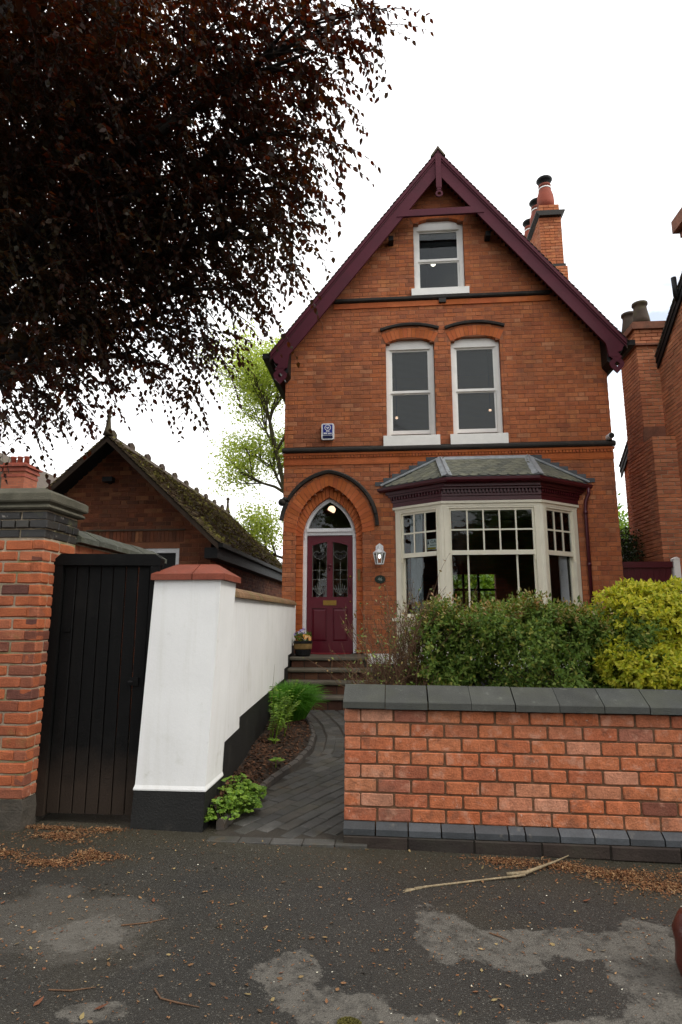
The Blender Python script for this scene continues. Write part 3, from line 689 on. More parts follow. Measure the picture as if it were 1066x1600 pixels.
# side and back walls, floors, partitions
YB = 16.8
mb = MB(); mb.box(XL, XL + .25, Y0 + .302, YB, -.2, 6.55); mb.box(XR - .25, XR, Y0 + .302, YB, -.2, 6.55); mb.build('side_wall', M['brick_far'], house)
mb = MB()
bwx = (1.45, 2.75, 1.5, 2.75)
mb.box(XL + .25, bwx[0], YB - .25, YB - .001, -.2, 6.5); mb.box(bwx[1], XR - .25, YB - .25, YB - .001, -.2, 6.5)
mb.box(bwx[0], bwx[1], YB - .25, YB - .001, -.2, bwx[2]); mb.box(bwx[0], bwx[1], YB - .25, YB - .001, bwx[3], 6.5)
mb.prism([(XL + .02, 6.5), (XR - .02, 6.5), (XC, 10.4)], YB - .25, YB - .001); mb.build('back_wall', M['brick_far'], house)
mb = MB()
for xx in (1.9, 2.3): mb.box(xx - .03, xx + .03, YB - .18, YB - .1, bwx[2], bwx[3])
mb.box(bwx[0], bwx[1], YB - .185, YB - .1, 2.3, 2.36); mb.build('back_window_frame', M['interior_dark'], house)
mb = MB(); mb.box(XL + .25, XR - .25, Y0 + .3, YB - .25, .7, .91); mb.build('floor', M['interior_dark'], house)
for (za, zb_) in ((4.2, 4.4), (7.4, 7.55)): MB().box(XL + .25, XR - .25, Y0 + .3, YB - .25, za, zb_).build('ceiling', M['interior'], house)
mb = MB(); mb.box(-.45, -.3, Y0 + .3, YB - .25, .91, 4.2); mb.box(XL + .25, -.45, 14.4, 14.5, .91, 4.2); mb.box(XL + .25, XR - .25, 14.2, 14.3, 4.4, 7.4); mb.box(XL + .25, XR - .25, 14.2, 14.3, 7.55, 9.0); mb.build('partition', M['hall'], house)

# roof
def tiles(P0, A, U, LA, LU, tw, gauge, th, jit, mat, name, parent):
    A, U = np.array(A, float), np.array(U, float); A /= np.linalg.norm(A); U /= np.linalg.norm(U); Nn = np.cross(A, U); Nn /= np.linalg.norm(Nn)
    if Nn[2] < 0: Nn = -Nn
    nr, nc = int(LU / gauge), int(LA / tw) + 1; out = []
    rr, cc = np.meshgrid(np.arange(nr), np.arange(nc), indexing='ij'); rr = rr.ravel(); cc = cc.ravel()
    a0 = cc * tw - (rr % 2) * tw / 2; a1 = a0 + tw - .006; a0 = np.clip(a0, 0, LA); a1 = np.clip(a1, 0, LA); keep = a1 - a0 > .02
    rr, a0, a1 = rr[keep], a0[keep], a1[keep]; k = len(rr)
    u0 = rr * gauge + rng.uniform(-jit, jit, k) * .6; u1 = u0 + gauge * 1.5; l0 = th * 1.6 + rng.uniform(0, jit, k); l1 = rng.uniform(0, .003, k)
    def q(a, u, h): return np.array(P0)[None] + A[None] * a[:, None] + U[None] * u[:, None] + Nn[None] * h[:, None]
    V = np.stack([q(a0, u0, l0 - th), q(a1, u0, l0 - th), q(a1, u1, l1 - th), q(a0, u1, l1 - th), q(a0, u0, l0), q(a1, u0, l0), q(a1, u1, l1), q(a0, u1, l1)], 1).reshape(-1, 3)
    F = np.array([[0, 3, 2, 1], [4, 5, 6, 7], [0, 1, 5, 4], [1, 2, 6, 5], [2, 3, 7, 6], [3, 0, 4, 7]])
    F = (F[None] + 8 * np.arange(k)[:, None, None]).reshape(-1, 4)
    return setp(add(name, np_mesh(name, V, F, mat), parent), kind='stuff')
YV = 10.87; SL = 1.262; AX, AZ = 1.04, 10.86; EX = 3.36      # verge plane, slope, apex, half span
mb = MB(); t = .10
mb.prism([(AX - EX, AZ - SL * EX), (AX, AZ), (AX + EX, AZ - SL * EX), (AX + EX, AZ - SL * EX - t * 1.6), (AX, AZ - t * 1.6), (AX - EX, AZ - SL * EX - t * 1.6)], YV + .03, YB + .2)
roof = mb.build('roof', M['interior_dark'], house)
slen = EX * math.hypot(1, SL)
tiles((AX - EX - .02, YV, AZ - SL * EX - .03), (0, 1, 0), (1, 0, SL), YB + .2 - YV, slen, .17, .105, .014, .006, M['roof_tile'], 'roof_tiles', roof)
tiles((AX + EX + .02, YV, AZ - SL * EX - .03), (0, 1, 0), (-1, 0, SL), YB + .2 - YV, slen, .17, .105, .014, .006, M['roof_tile'], 'roof_tiles', roof)
mb = MB()
for i in range(14):
    y = YV - .02 + i * .45; mb.prism([(AX - .15, AZ - .13), (AX - .03, AZ + .05), (AX, AZ + .10), (AX + .03, AZ + .05), (AX + .15, AZ - .13), (AX + .12, AZ - .13), (AX, AZ + .03), (AX - .12, AZ - .13)], y, y + .44)
mb.build('ridge_tiles', M['ridge'], roof)
# bargeboards
YBG = 10.905
def line_z(d): return AZ - .04 - SL * d
def barge(side):
    X = lambda d: AX + side * d
    pts = [(X(0), line_z(0)), (X(3.30), line_z(3.30)), (X(3.30), line_z(3.30) - .12), (X(3.25), line_z(3.30) - .22), (X(3.18), line_z(3.30) - .25),
           (X(3.22), line_z(3.30) - .30), (X(3.17), line_z(3.30) - .34), (X(3.02), line_z(3.30) - .33), (X(2.98), line_z(2.98) - .47), (X(0), line_z(0) - .47)]
    mb = MB(); mb.prism(pts if side < 0 else pts[::-1], YBG, YBG + .045); o = mb.build('bargeboard', M['plum'], house)
    mb = MB()
    ln = 3.34
    mb.prism([(X(0), line_z(0) + .05), (X(ln), line_z(ln) + .05), (X(ln), line_z(ln) - .06), (X(0), line_z(0) - .06)], YBG - .035, YBG - .002)
    mb.prism([(X(0), line_z(0) - .07), (X(ln), line_z(ln) - .07), (X(ln), line_z(ln) - .11), (X(0), line_z(0) - .11)], YBG - .018, YBG - .002)
    mb.build('moulding', M['plum'], o)
    # pendant with a pierced diamond
    c = (X(3.15), line_z(3.30) - .47); out = []; inn = []
    prof = [(1.25 * a_, 1.2 * b_) for a_, b_ in [(0, .15), (.05, .14), (.085, .11), (.055, .08), (.10, .03), (.105, -.01), (.085, -.06), (.04, -.11), (0, -.155)]]
    outl = prof + [(-x, z) for x, z in prof[-2:0:-1]]
    hole = [(0, .045), (.05, -.005), (0, -.06), (-.05, -.005)]
    mb = MB()
    # ring between outline and diamond hole
    import itertools
    oN = len(outl); ang_o = [math.atan2(z, x) for x, z in outl]
    def on_hole(a):
        best = None
        for i in range(4):
            p, q = hole[i], hole[(i + 1) % 4]; dx, dz = math.cos(a), math.sin(a); ex, ez = q[0] - p[0], q[1] - p[1]
            den = dx * ez - dz * ex
            if abs(den) < 1e-9: continue
            tt = (p[0] * ez - p[1] * ex) / den; uu = (p[0] * dz - p[1] * dx) / den
            if tt > 0 and -1e-6 <= uu <= 1 + 1e-6: best = (tt * dx, tt * dz)
        return best or (0, 0)
    hl = [on_hole(a) for a in ang_o]
    for i in range(oN):
        j = (i + 1) % oN; q4 = [outl[i], outl[j], hl[j], hl[i]]
        mb.prism([(c[0] + x, c[1] + z) for x, z in q4], YBG + .004, YBG + .04)
    mb.build('pendant', M['plum'], o)
    # black gutter end and rafter foot behind the board
    mb = MB(); mb.box(min(X(3.36), X(3.50)), max(X(3.36), X(3.50)), YV + .02, YB, line_z(3.36) - .05, line_z(3.36) + .05)
    mb.build('gutter', M['black_metal'], house)
    mb = MB(); mb.prism([(X(3.08), line_z(3.3) - .5), (X(3.30), line_z(3.3) - .18), (X(3.30), line_z(3.3) - .05), (X(3.0), line_z(3.0) - .2), (X(3.0), line_z(3.3) - .4)], YBG + .05, Y0 + .1)
    mb.build('eaves_box', M['black_metal'], house)
    return o
barge(-1); barge(1)
mb = MB(); mb.prism([(.19, 9.435), (1.91, 9.435), (1.80, 9.575), (.30, 9.575)], YBG - .012, YBG + .04); mb.build('collar_beam', M['plum'], house)
mb = MB(); mb.box(AX - .055, AX + .055, YBG - .045, YBG - .003, 10.02, 10.78); mb.prism([(AX - .055, 10.02), (AX + .055, 10.02), (AX + .03, 9.99), (AX + .055, 9.965), (AX - .055, 9.965), (AX - .03, 9.99)], YBG - .04, YBG - .005)
for i in range(10):
    a0, a1 = 2 * math.pi * i / 10, 2 * math.pi * (i + 1) / 10
    mb.prism([(AX + r_ * math.cos(a), 9.885 + r_ * math.sin(a)) for r_, a in ((.075, a0), (.075, a1), (.036, a1), (.036, a0))], YBG - .04, YBG - .008)
mb.build('king_post', M['plum'], house)
for x in (.02, 1.95): MB().box(x, x + .1, Y0 - .2, Y0 + .02, 9.05, 9.15).build('purlin_end', M['black_metal'], house)

# sash windows
def pane_obj(parent, x0, x1, y, z0, z1, loc=None, rot=None):
    return MB().box(x0, x1, y, y + .004, z0, z1).build('pane', M['glass'], parent, loc=loc, rot=rot)
def sash_window(cx, a, zb, sp, rise, raised):
    y = Y0 + .10; mb = MB(); x0, x1 = cx - a + .005, cx + a - .005; fw_ = .062
    mb.box(x0, x0 + fw_, y, y + .12, zb, sp - .03); mb.box(x1 - fw_, x1, y, y + .12, zb, sp - .03)
    top = seg_pts(cx, a - .004, sp - .005, rise, 0, 10); mb.prism([(x0, sp - .10)] + [(x0, top[0][1])] + top[1:-1] + [(x1, top[-1][1]), (x1, sp - .10)], y - .002, y + .118)
    mb.box(x0 + fw_, x0 + fw_ + .02, y + .02, y + .12, zb, sp - .10); mb.box(x1 - fw_ - .02, x1 - fw_, y + .02, y + .12, zb, sp - .10)
    w = mb.build('window', M['white_paint'], house)
    zm = (zb + sp - .08) / 2 + .02; i0, i1 = x0 + fw_ + .021, x1 - fw_ - .021; lift = .085 if raised else .0
    mb = MB(); mb.box(i0, i0 + .035, y + .04, y + .07, zm - .02, sp - .101); mb.box(i1 - .035, i1, y + .04, y + .07, zm - .02, sp - .101)
    mb.box(i0 + .036, i1 - .036, y + .04, y + .07, sp - .135, sp - .101); mb.box(i0 + .036, i1 - .036, y + .04, y + .07, zm - .02, zm + .03); mb.build('upper_sash', M['white_paint'], w)
    mb = MB(); zb2 = zb + lift; mb.box(i0, i0 + .035, y + .072, y + .10, zb2, zm + .0); mb.box(i1 - .035, i1, y + .072, y + .10, zb2, zm + .0)
    mb.box(i0 + .036, i1 - .036, y + .072, y + .10, zb2, zb2 + .075); mb.box(i0 + .036, i1 - .036, y + .072, y + .10, zm - .045, zm + .0); mb.build('lower_sash', M['white_paint'], w)
    pane_obj(w, i0 + .03, i1 - .03, y + .055, zm + .02, sp - .13); pane_obj(w, i0 + .03, i1 - .03, y + .085, zb2 + .07, zm - .04)
    mb = MB(); mb.box(cx - a - .065, cx + a + .065, Y0 - .055, Y0 + .22, zb - (.205 if raised else .15), zb - .004); mb.build('sill', M['white_paint'], w)
    mb = MB(); z = zb2 + .05
    while z < sp - .14: mb.quadbox([(i0, y + .17, z), (i1, y + .17, z), (i1, y + .195, z + .018), (i0, y + .195, z + .018), (i0, y + .17, z + .002), (i1, y + .17, z + .002), (i1, y + .195, z + .02), (i0, y + .195, z + .02)]); z += .025
    if raised: setp(mb.build('blind', M['blind'], w), kind='stuff')
    return w
for i, w in enumerate(WINS): sash_window(*w, raised=(i < 2))
mb = MB(); mb.box(.62, 1.45, Y0 + .3, Y0 + .34, 9.18, 9.30); mb.build('rolled_blind', M['black_metal'], house)

# front door
YD = Y0 + .22
FA = DA - .118; fr_in = .075
mb = MB()
for s in (-1, 1): mb.box(min(DX + s * FA, DX + s * (FA - fr_in)), max(DX + s * FA, DX + s * (FA - fr_in)), YD - .03, YD + .06, .915, FRM_SP)
po, pi_ = pointed_pts(DX, FA, FRM_SP, FRM_R, 0, 14), pointed_pts(DX, FA, FRM_SP, FRM_R, -fr_in, 14); ring_bricks(mb, DX, pi_, po, YD - .03, YD + .06, 0)
po2 = pointed_pts(DX, FA, FRM_SP, FRM_R, -.03, 14); ring_bricks(mb, DX, pointed_pts(DX, FA, FRM_SP, FRM_R, -.046, 14), po2, YD - .045, YD - .031, 0)
mb.box(DX - FA + fr_in + .001, DX + FA - fr_in - .001, YD - .02, YD + .06, 3.125, 3.19); mb.box(DX - FA + fr_in + .001, DX + FA - fr_in - .001, YD - .05, YD + .06, 3.19, 3.255)
frame = mb.build('door_frame', M['upvc'], house)
mb = MB(); fl = [p for p in pointed_pts(DX, FA, FRM_SP, FRM_R, -fr_in + .02, 14) if p[1] > 3.2]
mb.prism(fl, YD + .03, YD + .034); mb.build('fanlight_pane', M['glass'], frame)
D0, D1, DZ0, DZ1 = DX - FA + fr_in + .006, DX + FA - fr_in - .006, .925, 3.12
yd = YD + .005; mb = MB(); st = .095; mu = .055
mb.box(D0, D0 + st, yd, yd + .045, DZ0, DZ1); mb.box(D1 - st, D1, yd, yd + .045, DZ0, DZ1); mb.box(DX - mu, DX + mu, yd + .001, yd + .045, DZ0, DZ1)
for (za, zb_) in ((DZ0, 1.12), (1.74, 1.95), (3.0, DZ1)):
    mb.box(D0 + st, DX - mu, yd + .0015, yd + .044, za, zb_); mb.box(DX + mu, D1 - st, yd + .0015, yd + .044, za, zb_)
door = mb.build('front_door', M['door_red'], house)
for (xa, xb, s) in ((D0 + st, DX - mu, -1), (DX + mu, D1 - st, 1)):
    mb = MB(); b = .03
    mb.box(xa + .001, xb - .001, yd + .022, yd + .04, 1.121, 1.739); m2 = MB()
    p0 = [(xa + .012, yd + .0215, 1.135), (xb - .012, yd + .0215, 1.135), (xb - .012, yd + .0215, 1.725), (xa + .012, yd + .0215, 1.725)]
    p1 = [(xa + .012 + b, yd + .006, 1.135 + b), (xb - .012 - b, yd + .006, 1.135 + b), (xb - .012 - b, yd + .006, 1.725 - b), (xa + .012 + b, yd + .006, 1.725 - b)]
    k = len(mb.v); mb.v += p0 + p1; mb.f += [(k + 4, k + 5, k + 6, k + 7)] + [(k + i, k + (i + 1) % 4, k + 4 + (i + 1) % 4, k + 4 + i) for i in range(4)]
    mb.build('lower_panel', M['door_red'], door)
    # curved shoulder at the head of the glazed panel
    mb = MB(); outer = xa if s < 0 else xb; inner = xb if s < 0 else xa
    mb.prism([(outer, 2.999), (inner, 2.999), ((outer + inner) / 2, 2.975), (outer, 2.93)], yd + .002, yd + .043); mb.build('shoulder', M['door_red'], door)
    g = MB().box(xa + .001, xb - .001, yd + .026, yd + .03, 1.951, 2.998).build('leaded_pane', M['glass'], door)
    w_ = xb - xa; cxm = (xa + xb) / 2; mb = MB(); r_ = .0032; yy = yd + .022
    for z in (2.10, 2.28, 2.46): mb.tube([(xa, yy, z), (xb, yy, z)], r_, 4)
    mb.tube([(cxm, yy, 2.0), (cxm, yy, 2.62)], r_, 4)
    for e in (xa + .008, xb - .008): mb.tube([(e, yy, 1.951), (e, yy, 2.99)], r_, 4)
    for sx in (-1, 1):
        for q in (.35, .7, 1.0):
            mb.tube([(cxm, yy, 1.98), (cxm + sx * w_ * .25 * q, yy, 2.03 + .05 * (1.2 - q)), (cxm + sx * w_ * .46 * q, yy, 2.14 + .10 * (1 - q))], r_, 4)
        mb.tube([(cxm, yy, 2.66), (cxm + sx * w_ * .3, yy, 2.70), (cxm + sx * w_ * .48, yy, 2.78)], r_, 4); mb.tube([(cxm, yy, 2.80), (cxm + sx * w_ * .25, yy, 2.83), (cxm + sx * w_ * .48, yy, 2.77)], r_, 4)
    setp(mb.build('lead_came', M['leadlight'], door), kind='stuff')
    mb = MB()
    for (ex_, ez_, rx_, rz_) in ((0, 1.99, .035, .03), (-.05, 1.985, .025, .03), (.05, 1.985, .025, .03), (0, 2.71, .045, .045), (-.075, 2.735, .03, .04), (.075, 2.735, .03, .04), (-.05, 2.80, .04, .012), (.05, 2.80, .04, .012), (-.07, 2.11, .015, .05), (.07, 2.11, .015, .05), (-.035, 2.06, .013, .04), (.035, 2.06, .013, .04)):
        mb.prism([(cxm + ex_ + rx_ * math.cos(t_ * math.pi / 5), ez_ + rz_ * math.sin(t_ * math.pi / 5)) for t_ in range(10)], yd + .0235, yd + .0255)
    setp(mb.build('stained_flower', M['stained'], door), kind='stuff')
mb = MB(); mb.box(DX - .125, DX + .125, yd - .008, yd + .004, 1.795, 1.885); mb.box(DX - .10, DX + .10, yd - .014, yd - .008, 1.815, 1.865); mb.build('letterplate', M['brass'], door)
mb = MB(); mb.sphere((DX, yd - .02, 2.55), .035); mb.tube([(DX, yd, 2.55), (DX, yd - .03, 2.50), (DX, yd - .02, 2.45)], .014, 6); mb.build('knocker', M['burgundy'], door, smooth=True)
mb = MB(); mb.tube([(D1 - .05, yd, 2.02), (D1 - .05, yd - .05, 2.04), (D1 - .05, yd - .05, 2.24), (D1 - .05, yd, 2.26)], .011, 6); mb.build('pull_handle', M['burgundy'], door, smooth=True)
mb = MB(); mb.sphere((D1 - .045, yd - .01, 2.33), .024); mb.sphere((D1 - .045, yd - .01, 1.86), .018); mb.build('lock', M['brass'], door, smooth=True)
mb = MB(); mb.box(-.655, -.60, Y0 + .085, Y0 + .105, 2.25, 2.46); mb.build('bell_plate', M['wood_barrel'], house)

# ------------------------------------------------------------------ bay window
BA, BB, BCp, BD = (.06, Y0), (.888, 10.69), (2.616, 10.69), (3.395, Y0)
def bay_off(of, os_):
    y = 10.69 - of
    xl = lambda yy: BA[0] - (os_ + .814 * (yy - Y0)) / .580
    xr = lambda yy: BD[0] + (os_ + .797 * (yy - Y0)) / .604
    return [(xl(Y0), Y0), (xl(y), y), (xr(y), y), (xr(Y0), Y0)]
mb = MB(); o_ = bay_off(0.0, 0.0); mb.prism([(x, y) for x, y in o_], .92, 1.50, 'z'); bay = mb.build('bay_window', M['cream'], house)
mb = MB(); mb.prism(bay_off(.06, .05), 1.50, 1.56, 'z'); mb.build('sill', M['cream'], bay)
mb = MB(); mb.prism(bay_off(.03, .03), .72, .918, 'z'); mb.build('painted_plinth', M['white_paint'], bay)
mb = MB(); mb.prism(bay_off(.0, .0), -.1, .718, 'z'); mb.build('black_base', M['black_paint'], bay)
Z0, ZM0, ZM1, ZT = 1.56, 2.645, 2.725, 3.475
def panel(org, end, cols, lowcols, pl, pr_):
    dx, dy = end[0] - org[0], end[1] - org[1]; w = math.hypot(dx, dy); rot = (0, 0, math.atan2(dy, dx)); loc = (org[0], org[1], 0)
    for (pa, pb) in ((.012, pl), (w - pr_, w - .012)): MB().box(pa, pb, .0, .13, Z0, ZT + .03).build('post', M['cream'], bay, loc=loc, rot=rot)
    mb = MB(); mb.box(pl + .001, w - pr_ - .001, .005, .13, ZT + .0, ZT + .03)
    mb.box(pl - .02, pl + .0, -.012, .0, Z0, ZT); mb.box(w - pr_, w - pr_ + .02, -.012, .0, Z0, ZT); mb.build('frame_bead', M['cream'], bay, loc=loc, rot=rot)
    a, b = pl, w - pr_; s = .035
    mb = MB(); mb.box(a + .001, a + s, .03, .07, ZM0, ZT - .001); mb.box(b - s, b - .001, .03, .07, ZM0, ZT - .001); mb.box(a + s, b - s, .03, .07, ZT - .04, ZT - .001); mb.box(a + s, b - s, .025, .07, ZM0, ZM1)
    mb.box(a - .0, a + .03, .026, .029, ZM0 - .09, ZM0); mb.box(b - .03, b, .026, .029, ZM0 - .09, ZM0)
    mb.build('upper_sash', M['cream'], bay, loc=loc, rot=rot)
    mb = MB(); zmid = 3.09; ga, gb = a + s, b - s; cw = (gb - ga) / cols
    for k in range(1, cols): mb.box(ga + k * cw - .013, ga + k * cw + .013, .035, .06, ZM1 + .001, ZT - .041)
    for k in range(cols): mb.box(ga + k * cw + (.0135 if k else 0), ga + (k + 1) * cw - (.0135 if k < cols - 1 else 0), .036, .059, zmid - .014, zmid + .014)
    mb.build('glazing_bars', M['cream'], bay, loc=loc, rot=rot)
    for k in range(cols):
        for (za, zb_) in ((ZM1, zmid - .012), (zmid + .012, ZT - .04)): pane_obj(bay, ga + k * cw + .012, ga + (k + 1) * cw - .012, .047, za, zb_, loc, rot)
    mb = MB(); mb.box(a + .001, a + s, .075, .11, Z0, ZM0 - .001); mb.box(b - s, b - .001, .075, .11, Z0, ZM0 - .001); mb.box(a + s, b - s, .075, .11, Z0, Z0 + .07)
    for k in lowcols: mb.box(ga + k * cw - .015, ga + k * cw + .015, .08, .105, Z0 + .07, ZM0)
    mb.build('lower_sash', M['cream'], bay, loc=loc, rot=rot)
    ed = [0] + list(lowcols) + [cols]
    for k0, k1 in zip(ed, ed[1:]): pane_obj(bay, ga + k0 * cw + .01, ga + k1 * cw - .01, .092, Z0 + .06, ZM0 + .01, loc, rot)
panel(BB, BCp, 5, (1, 4), .125, .125)
panel(BA, BB, 3, (), .13, .11)
panel(BCp, BD, 3, (), .11, .13)
for c in (BB, BCp): MB().prism([(c[0] - .055, c[1] + .012), (c[0] - .02, c[1] - .012), (c[0] + .02, c[1] - .012), (c[0] + .055, c[1] + .012), (c[0], c[1] + .14)], Z0, ZT + .03, 'z').build('corner_post', M['cream'], bay)
mb = MB(); mb.prism(bay_off(.0, .0), ZT + .032, 3.555, 'z'); mb.prism(bay_off(.028, .025), 3.556, 3.60, 'z'); mb.build('head_rail', M['cream'], bay)
mb = MB()
for (za, zb_, of, os_) in ((3.601, 3.69, .02, .02), (3.69, 3.715, .045, .035), (3.715, 3.80, .03, .03), (3.80, 3.84, .10, .075), (3.84, 3.90, .15, .10), (3.90, 3.945, .19, .125)): mb.prism(bay_off(of, os_), za, zb_ - .0005, 'z')
mb.build('cornice', M['burgundy'], bay)
mb = MB(); g = bay_off(.075, .06); inn = bay_off(.028, .028)
for i in range(3):
    p, q = Vector(g[i]).to_3d(), Vector(g[i + 1]).to_3d(); L_ = (q - p).length; d = (q - p).normalized(); nrm = Vector((-d.y, d.x, 0)); k = .03
    while k < L_ - .04:
        a = p + d * k; b = a + d * .032; c8 = []
        for z in (3.74, 3.799): c8 += [(a.x, a.y, z), (b.x, b.y, z), (b.x + nrm.x * .045, b.y + nrm.y * .045, z), (a.x + nrm.x * .045, a.y + nrm.y * .045, z)]
        mb.quadbox(c8); k += .062
setp(mb.build('dentil_band', M['burgundy'], bay), kind='stuff')
g = bay_off(.235, .15); mb = MB(); zg = 3.975
prof = [(-.055, .0), (.055, .0), (.05, -.045), (.025, -.075), (-.045, -.078)]
for i in range(3):
    p, q = g[i], g[i + 1]; d = (Vector(q) - Vector(p)).normalized(); nx, ny = d.y, -d.x
    def at(pt, o, z): return (pt[0] + nx * o, pt[1] + ny * o, zg + z)
    gi = [bay_off(.235 + o, .15 + o * .8) for o, z in prof]
    b = len(mb.v); mb.v += [(gi[k][i][0], gi[k][i][1], zg + prof[k][1]) for k in range(5)] + [(gi[k][i + 1][0], gi[k][i + 1][1], zg + prof[k][1]) for k in range(5)]
    mb.f += [(b + k, b + (k + 1) % 5, b + 5 + (k + 1) % 5, b + 5 + k) for k in range(5)] + [tuple(range(b, b + 5)), tuple(range(b + 9, b + 4, -1))]
mb.build('gutter', M['burgundy'], bay)
mb = MB(); mb.tube([(3.60, Y0 - .09, 3.90), (3.60, Y0 - .09, 3.80), (3.545, Y0 - .06, 3.66), (3.53, Y0 - .055, 3.5), (3.53, Y0 - .055, .75)], .034, 8)
for z in (3.45, 2.5, 1.6): mb.tube([(3.53, Y0 - .055, z - .03), (3.53, Y0 - .055, z + .03)], .042, 8)
mb.build('downpipe', M['burgundy'], house, smooth=True)
# hipped slate roof of the bay
ge = bay_off(.25, .15); TL, TR = (.937, Y0 - .01), (2.557, Y0 - .01); ZB, ZR = 3.99, 4.535
faces = [([(ge[1][0], ge[1][1], ZB), (ge[2][0], ge[2][1], ZB), (TR[0], TR[1], ZR), (TL[0], TL[1], ZR)]),
         ([(ge[0][0], ge[0][1], ZB), (ge[1][0], ge[1][1], ZB), (TL[0], TL[1], ZR)]), ([(ge[2][0], ge[2][1], ZB), (ge[3][0], ge[3][1], ZB), (TR[0], TR[1], ZR)])]
mb = MB()
for f in faces: mb.poly(f)
for i in range(3): mb.poly([(ge[i][0], ge[i][1], ZB - .03), (ge[i + 1][0], ge[i + 1][1], ZB - .03), (ge[i + 1][0], ge[i + 1][1], ZB), (ge[i][0], ge[i][1], ZB)])
broof = mb.build('bay_roof', M['slate_dark'], bay)
sw, sl_ = .168, .20
def slate_mesh():
    m_ = MB(); j = lambda: random.uniform(-.004, .004)
    pts = [(-sw / 2 + .003, sl_), (-sw / 2 + .003, .06 + j()), (-.045, .018 + j()), (0, j()), (.045, .018 + j()), (sw / 2 - .003, .06 + j()), (sw / 2 - .003, sl_)]
    m_.prism(pts, .0, .007, 'z'); return m_.mesh('slate', M['slate'])
SLM = [slate_mesh() for _ in range(5)]
def inside2(poly, x, y):
    c = False
    for i in range(len(poly)):
        (x0, y0), (x1, y1) = poly[i], poly[i - 1]
        if (y0 > y) != (y1 > y) and x < (x1 - x0) * (y - y0) / (y1 - y0) + x0: c = not c
    return c
for f in faces:
    p = [Vector(q) for q in f]; A = (p[1] - p[0]).normalized(); Nn = A.cross(p[2] - p[0]).normalized()
    if Nn.z < 0: Nn = -Nn
    U = Nn.cross(A)
    if U.z < 0: U = -U
    loc2 = [((q - p[0]).dot(A), (q - p[0]).dot(U)) for q in p]; mxu = max(q[1] for q in loc2); mxa = max(q[0] for q in loc2); mna = min(q[0] for q in loc2)
    for r_ in range(int(mxu / .105) + 1):
        for c_ in range(int((mxa - mna) / sw) + 2):
            a = mna + c_ * sw + (r_ % 2) * sw / 2; u = r_ * .105 - .02
            if not (inside2(loc2, a, max(u + .06, .01)) and inside2(loc2, a, min(u + .13, mxu * .985))): continue
            w0 = p[0] + A * a + U * u + Nn * .012
            tilt = .035; U2 = (U - Nn * tilt).normalized(); N2 = A.cross(U2).normalized() * (1 if A.cross(U2).dot(Nn) > 0 else -1)
            mtx = Matrix(((A.x, U2.x, N2.x, w0.x), (A.y, U2.y, N2.y, w0.y), (A.z, U2.z, N2.z, w0.z), (0, 0, 0, 1)))
            o = add('slate', random.choice(SLM), bay); o.matrix_local = mtx
def leadroll(p, q, w):
    p, q = Vector(p), Vector(q); d = (q - p).normalized(); s = d.cross(Vector((0, 0, 1))).normalized(); n_ = s.cross(d)
    m_ = MB(); pr_ = [(-w, -.012), (-.022, .012), (0, .035), (.022, .012), (w, -.012), (w, -.02), (-w, -.02)]
    b = len(m_.v)
    for e in (p, q):
        for (a, h) in pr_: m_.v.append(tuple(e + s * a + n_ * (h + .02)))
    k = len(pr_); m_.f += [(b + i, b + (i + 1) % k, b + k + (i + 1) % k, b + k + i) for i in range(k)] + [tuple(range(k)), tuple(range(2 * k - 1, k - 1, -1))]
    return m_.build('lead_flashing', M['lead'], bay)
leadroll((ge[1][0], ge[1][1], ZB + .01), (TL[0], TL[1], ZR), .10); leadroll((ge[2][0], ge[2][1], ZB + .01), (TR[0], TR[1], ZR), .10)
mb = MB(); mb.quadbox([(TL[0] - .05, Y0 - .10, ZR - .045), (TR[0] + .05, Y0 - .10, ZR - .045), (TR[0] + .05, Y0 - .004, ZR + .0), (TL[0] - .05, Y0 - .004, ZR + .0), (TL[0] - .05, Y0 - .10, ZR - .03), (TR[0] + .05, Y0 - .10, ZR - .03), (TR[0] + .05, Y0 - .004, ZR + .05), (TL[0] - .05, Y0 - .004, ZR + .05)]); mb.build('lead_flashing', M['lead'], bay)
for (e, tp, s) in ((ge[0], TL, 1), (ge[3], TR, -1)):
    mb = MB(); mb.tube([(e[0], Y0 - .03, ZB + .04), (tp[0], Y0 - .03, ZR + .02)], .022, 6); mb.build('lead_flashing', M['lead'], bay)
    n_ = 7                                     # stepped slate flashing let into the brickwork
    for k in range(n_):
        t0 = (k + .2) / n_; x = e[0] + (tp[0] - e[0]) * t0; z = ZB + (ZR - ZB) * t0
        MB().box(min(x - s * .14, x + s * .16), max(x - s * .14, x + s * .16), Y0 - .016, Y0 - .006, z + .02, z + .10).build('flashing_slate', M['slate_dark'], bay)
# things in and behind the bay
def curtain(x0, y0, x1, y1, z0, z1, label, folds=7, amp=.025):
    n_ = folds * 6; V = []; F = []
    d = Vector((x1 - x0, y1 - y0, 0)); nr = Vector((-d.y, d.x, 0)).normalized()
    for j in range(5):
        for i in range(n_ + 1):
            t = i / n_; a = amp * math.sin(t * folds * 2 * math.pi + .4 * j) * (.6 + .1 * j); p = Vector((x0, y0, 0)) + d * (t * (1 - .06 * j * (1 - j / 6))) + nr * a; V.append((p.x, p.y, z1 + (z0 - z1) * j / 4))
    for j in range(4):
        for i in range(n_): b = j * (n_ + 1) + i; F.append((b, b + 1, b + n_ + 2, b + n_ + 1))
    m_ = MB(); m_.v = V; m_.f = F; return setp(m_.build('curtain', M['curtain'], smooth=True), label, 'curtain', 'pale curtains in the bay')
curtain(.34, 11.22, .56, 11.07, 1.58, 3.5, 'pale curtain gathered at the left side of the bay window')
curtain(3.12, 11.20, 2.94, 11.07, 1.58, 3.5, 'pale curtain gathered at the right side of the bay window')
ntc = empty('window_notice', (0, 0, 0), 'small white and yellow notice stuck inside the left bay pane', 'notice')
